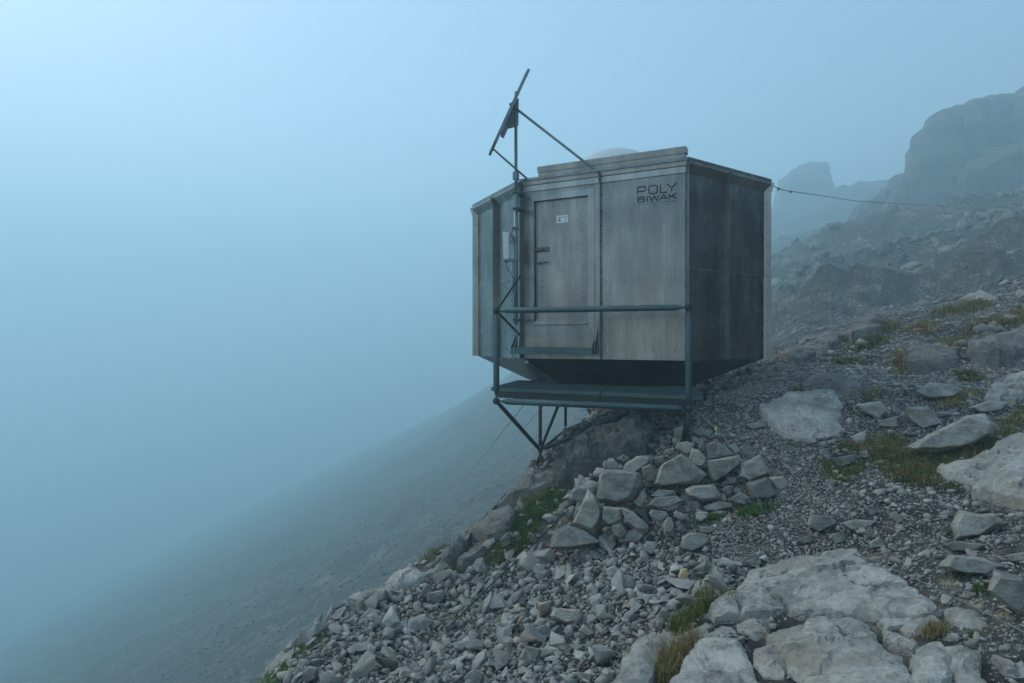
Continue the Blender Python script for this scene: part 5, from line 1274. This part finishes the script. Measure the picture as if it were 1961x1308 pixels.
GR = [  # outline, tufts, blades each, height, width, spread, colour
 (tr([(640,960),(1000,900),(1100,930),(1150,1000),(1300,1020),(1560,970),(1720,830),(1834,700),(1834,830),(1700,960),(1540,1020),(1340,1090),(1340,1200),(1060,1180),(820,1000)], *Z6), 190, 24, 0.10, 0.0022, 0.028, 'grass'),
 (tr([(640,960),(1000,900),(1100,930),(1150,1000),(1300,1020),(1560,970),(1720,830),(1834,700),(1834,830),(1700,960),(1540,1020),(1340,1090),(1340,1200),(1060,1180),(820,1000)], *Z6), 130, 22, 0.10, 0.0022, 0.03, 'straw'),
 (tr([(570,1080),(620,1060),(760,1110),(840,1060),(850,1110),(720,1190),(600,1150)], *Z6), 60, 30, 0.07, 0.0022, 0.025, 'grass'),
 (tr([(1010,1080),(1200,1070),(1340,1150),(1300,1210),(1060,1230)], *Z6), 70, 26, 0.06, 0.002, 0.03, 'grass'),
 (tr([(1280,1220),(1500,1180),(1540,1210),(1320,1240)], *Z6), 25, 26, 0.05, 0.002, 0.025, 'grass'),
 (tr([(400,610),(520,600),(640,580),(760,600),(720,640),(560,600),(430,640)], *Z6), 40, 26, 0.10, 0.003, 0.035, 'grass'),
 (tr([(800,650),(900,600),(960,620),(880,680)], *Z6), 25, 24, 0.09, 0.003, 0.035, 'straw'),
 (tr([(1290,690),(1430,640),(1500,600),(1540,660),(1480,700),(1330,730)], *Z6), 50, 24, 0.09, 0.003, 0.04, 'straw'),
 (tr([(1020,450),(1060,360),(1110,380),(1100,500),(1040,530)], *Z6), 40, 26, 0.14, 0.004, 0.05, 'straw'),
 (tr([(640,440),(740,410),(800,430),(700,460)], *Z6), 25, 24, 0.12, 0.004, 0.05, 'grass'),
 (tr([(700,350),(820,310),(980,280),(960,320),(780,370)], *Z6), 40, 24, 0.14, 0.005, 0.06, 'grass'),
 (tr([(520,340),(700,290),(760,295),(620,350)], *Z6), 25, 24, 0.12, 0.005, 0.06, 'grass'),
 (tr([(800,270),(900,220),(1040,180),(1040,210),(940,260)], *Z6), 40, 24, 0.16, 0.005, 0.07, 'straw'),
 (tr([(1120,240),(1200,200),(1270,210),(1220,260),(1150,275)], *Z6), 30, 24, 0.16, 0.005, 0.07, 'straw'),
 (tr([(1280,140),(1400,90),(1600,60),(1580,100),(1420,150)], *Z6), 50, 24, 0.2, 0.006, 0.09, 'straw'),
 (tr([(1500,260),(1520,210),(1640,190),(1760,140),(1834,100),(1834,190),(1700,220),(1600,270)], *Z6), 90, 24, 0.17, 0.005, 0.07, 'straw'),
 (tr([(1280,350),(1360,310),(1480,290),(1500,320),(1380,360)], *Z6), 40, 24, 0.14, 0.004, 0.06, 'straw'),
 (tr([(1390,510),(1480,500),(1600,520),(1560,560),(1440,550)], *Z6), 35, 24, 0.1, 0.004, 0.05, 'grass'),
 (tr([(985,640),(1040,560),(1120,470),(1200,410),(1230,400),(1220,470),(1130,560),(1060,620)], *Z8), 130, 26, 0.10, 0.0028, 0.035, 'grass'),
 (tr([(1130,690),(1210,640),(1330,590),(1400,500),(1440,520),(1560,560),(1500,600),(1400,660),(1230,690)], *Z8), 130, 24, 0.07, 0.0028, 0.03, 'grass'),
 (tr([(1460,440),(1490,350),(1600,260),(1740,190),(1940,140),(1900,190),(1800,230),(1720,330),(1620,420),(1560,560),(1480,500)], *Z8), 330, 24, 0.08, 0.003, 0.035, 'moss'),
 (tr([(1480,330),(1540,280),(1650,240),(1720,240),(1640,300),(1520,360)], *Z8), 60, 24, 0.10, 0.003, 0.035, 'straw'),
 (tr([(1260,420),(1320,400),(1360,390),(1310,450)], *Z8), 25, 24, 0.07, 0.003, 0.03, 'grass'),
 (tr([(90,1283),(200,1180),(300,1100),(400,1040),(490,1010),(470,1060),(370,1130),(330,1220),(280,1260),(240,1310),(100,1320)], *Z8), 230, 26, 0.055, 0.0022, 0.028, 'moss'),
 (tr([(150,1260),(280,1140),(400,1060),(440,1060),(300,1200),(200,1290)], *Z8), 80, 22, 0.07, 0.0022, 0.03, 'grass'),
 (tr([(1230,1030),(1260,960),(1330,900),(1350,940),(1290,1020)], *Z8), 26, 22, 0.04, 0.0022, 0.02, 'moss'),
]
acc = {'grass': [], 'straw': [], 'moss': []}
for poly, nt_, npb, h_, w_, sp_, kd in GR:
    g = root_pts(poly, int(nt_ * 1.0))
    if len(g): acc[kd].append(blades(g, int(npb * 1.3), h_ * 0.78, w_ * 1.15, sp_ * 0.9, 0.9))
def join(l):
    Vs, Fs, o = [], [], 0
    for V, F in l: Vs.append(V); Fs.append(F + o); o += len(V)
    return np.concatenate(Vs), np.concatenate(Fs)
for kd, nm, lab in (('grass', 'grass', 'green alpine grass growing between the rocks'), ('straw', 'dry_grass', 'dry brown grass on the slope right of the hut'), ('moss', 'ground_cover', 'dark green low plants on the ridge and scree edge')):
    V, F = join(acc[kd]); tag(link(nm, mesh_np(nm, V, F, M[kd])), lab, 'grass', None, 'stuff')
def tuft(name, poly, nt_, npb, h_, w_, sp_, kd, label, cat, off=0.0, lean_s=0.5):
    g = root_pts(poly, nt_); g[:, 2] += off; V, F = blades(g, npb, h_, w_, sp_, lean_s); c = np.array([g[:, 0].mean(), g[:, 1].mean(), g[:, 2].mean()])
    tag(link(name, mesh_np(name, V - c, F, M[kd]), None, c), label, cat, 'grass tufts in the foreground')
tuft('grass_tuft', tr([(600,560),(620,520),(655,530),(660,565),(620,580)], *Z7), 12, 40, 0.085, 0.0017, 0.02, 'grass', 'round green grass tuft at the left corner of the domed slab', 'grass tuft', 0.03)
tuft('grass_tuft', tr([(320,655),(390,600),(440,560),(500,510),(505,560),(420,610),(350,660)], *Z7), 40, 34, 0.09, 0.0018, 0.025, 'grass', 'long strip of green grass between scree and domed slab', 'grass tuft', 0.02, 0.6)
tuft('grass_tuft', tr([(440,520),(500,470),(560,480),(500,520)], *Z7), 14, 22, 0.13, 0.0012, 0.03, 'straw', 'thin straw stalks left of the domed slab', 'grass tuft', 0.0, 0.5)
tuft('grass_tuft', tr([(240,890),(290,800),(380,740),(430,690),(420,730),(370,790),(320,880),(300,900)], *Z7), 60, 34, 0.11, 0.0018, 0.03, 'straw', 'yellow grass strip at the bottom left of the slabs', 'grass tuft', 0.02, 0.7)
tuft('grass_tuft', tr([(380,680),(390,640),(410,650),(400,685)], *Z7), 7, 30, 0.06, 0.0017, 0.015, 'grass', 'tiny grass tuft on the narrow slab', 'grass tuft', 0.03)
tuft('grass_tuft', tr([(1505,680),(1520,640),(1565,650),(1570,690)], *Z7), 10, 34, 0.06, 0.0017, 0.02, 'straw', 'brown grass tuft at right below the ledge', 'grass tuft', 0.02)
tuft('plant', tr([(640,110),(700,70),(780,80),(770,110),(700,120)], *Z7), 30, 34, 0.05, 0.004, 0.03, 'moss', 'dark green leafy cushion at the right foot of the pile', 'plant', 0.02, 0.9)
tuft('plant', tr([(480,130),(540,105),(570,120),(500,140)], *Z7), 14, 30, 0.04, 0.004, 0.025, 'moss', 'dark green cushion at the middle foot of the pile', 'plant', 0.01, 0.9)
tuft('plant', tr([(340,170),(400,150),(460,150),(420,165)], *Z7), 10, 24, 0.03, 0.0035, 0.02, 'moss', 'low green sprigs at the foot of the pale upright stone', 'plant', 0.0, 0.9)
tuft('plant', tr([(1640,385),(1660,372),(1690,380),(1680,400)], *Z7), 6, 24, 0.03, 0.0035, 0.015, 'moss', 'small green plant near the dark flat slab stone', 'plant', 0.0, 0.9)
tuft('plant', tr([(1740,470),(1750,430),(1790,440),(1770,480)], *Z7), 10, 24, 0.04, 0.0035, 0.02, 'moss', 'green plant left of the big pale block', 'plant', 0.0, 0.9)
tuft('plant', tr([(1715,665),(1735,655),(1755,662),(1735,675)], *Z7), 5, 24, 0.025, 0.0035, 0.012, 'moss', 'tiny bright green plant below the oblong slab', 'plant', 0.0, 0.9)

# ------------------------------------------------------------------ cables and ropes
def cable(name, pts, r, mat, label, n=6, sag=0.0, sub=10):
    P_ = []
    for i in range(len(pts) - 1):
        a, b = Vector(pts[i]), Vector(pts[i + 1])
        for k in range(sub):
            t = k / sub; P_.append(a.lerp(b, t) - UP * sag * 4 * t * (1 - t))
    P_.append(Vector(pts[-1])); c = P_[0]
    m = MB(); m.tube([p - c for p in P_], r, n); o = m.build(name, mat, smooth=True); o.location = c
    return tag(o, label, 'cable')
def on_g(px, py, off=0.02):
    g = ground_hit([px], [py], off)[0]; return Vector(g)
cn2 = (outn(1) + outn(2)).normalized()
ta = R2 + cn2 * 0.08 + UP * 1.90
cable('guy_cable', [ta, at(1500, 364, 8.3), at(1640, 385, 12.5), at(1800, 395, 22), at(1985, 402, 44)], 0.0055, M['bolt'], 'steel guy cable running from the hut roof corner to the rock face', sub=8)
m = MB()
for q in (1491, 1514): p = at(q, 362.5 + (q - 1491) * .2, 8.0 + (q - 1491) / 40 * 1.0); m.cbox(p, (.03, 0, 0), (0, .02, 0), (0, 0, .024))
tag(m.build('cable_clamp', M['bolt']), 'small clamps on the guy cable beside the roof corner', 'clamp', kind='stuff')
cable('guy_cable', [at(1324, 783, 6.0), at(1345, 795, 5.8), at(1385, 835, 5.3), at(1420, 882, 4.95), at(1440, 930, 4.8), at(1463, 984, 4.7), on_g(1490, 1000), on_g(1530, 1012), on_g(1570, 1030, .03)], 0.0034, M['cable'], 'steel cable from the post down over the stone pile', sub=5)
m = MB(); p = at(1371, 820, 5.47); m.cbox(p, (.014, 0, .0), (0, .014, 0), (0.008, 0, .03)); m.cbox(p + Vector((.004, 0, -.025)), (.009, 0, 0), (0, .006, 0), (.003, 0, .045)); o = m.build('marker_tape', M['lime']); tag(o, 'lime green tape knotted on the cable above the pile', 'tape')
cable('guy_cable', [on_g(1636, 1062, .10), on_g(1700, 1085, .12), on_g(1760, 1112, .07), on_g(1830, 1145, .06), on_g(1900, 1180, .05), on_g(1990, 1225, .05)], 0.0034, M['cable'], 'steel cable lying along the right edge of the domed slab', sub=4)
cable('rope', [at(1192, 838, 7.1), at(1150, 900, 6.6), on_g(1110, 950, .12), on_g(1057, 1007, .12), on_g(1000, 1065, .07), on_g(940, 1120, .07), on_g(864, 1196, .05)], 0.006, M['steel_dark'], 'dark cable running down the scree from under the hut', sub=5)
cable('guy_wire', [at(1006, 772, 7.9), at(870, 945, 34)], 0.0045, M['bolt'], 'thin guy wire from the frame down into the fog', sub=6)
cable('guy_wire', [at(1045, 772, 9.0), at(985, 842, 15.0)], 0.004, M['bolt'], 'fainter thin guy wire right of the first, under the hut', sub=4)
cable('guy_wire', [at(1835, 505, 40), at(1766, 588, 30)], 0.012, M['cable'], 'thin pale wire on the misty slope above the right skyline', sub=3)

haze_box()
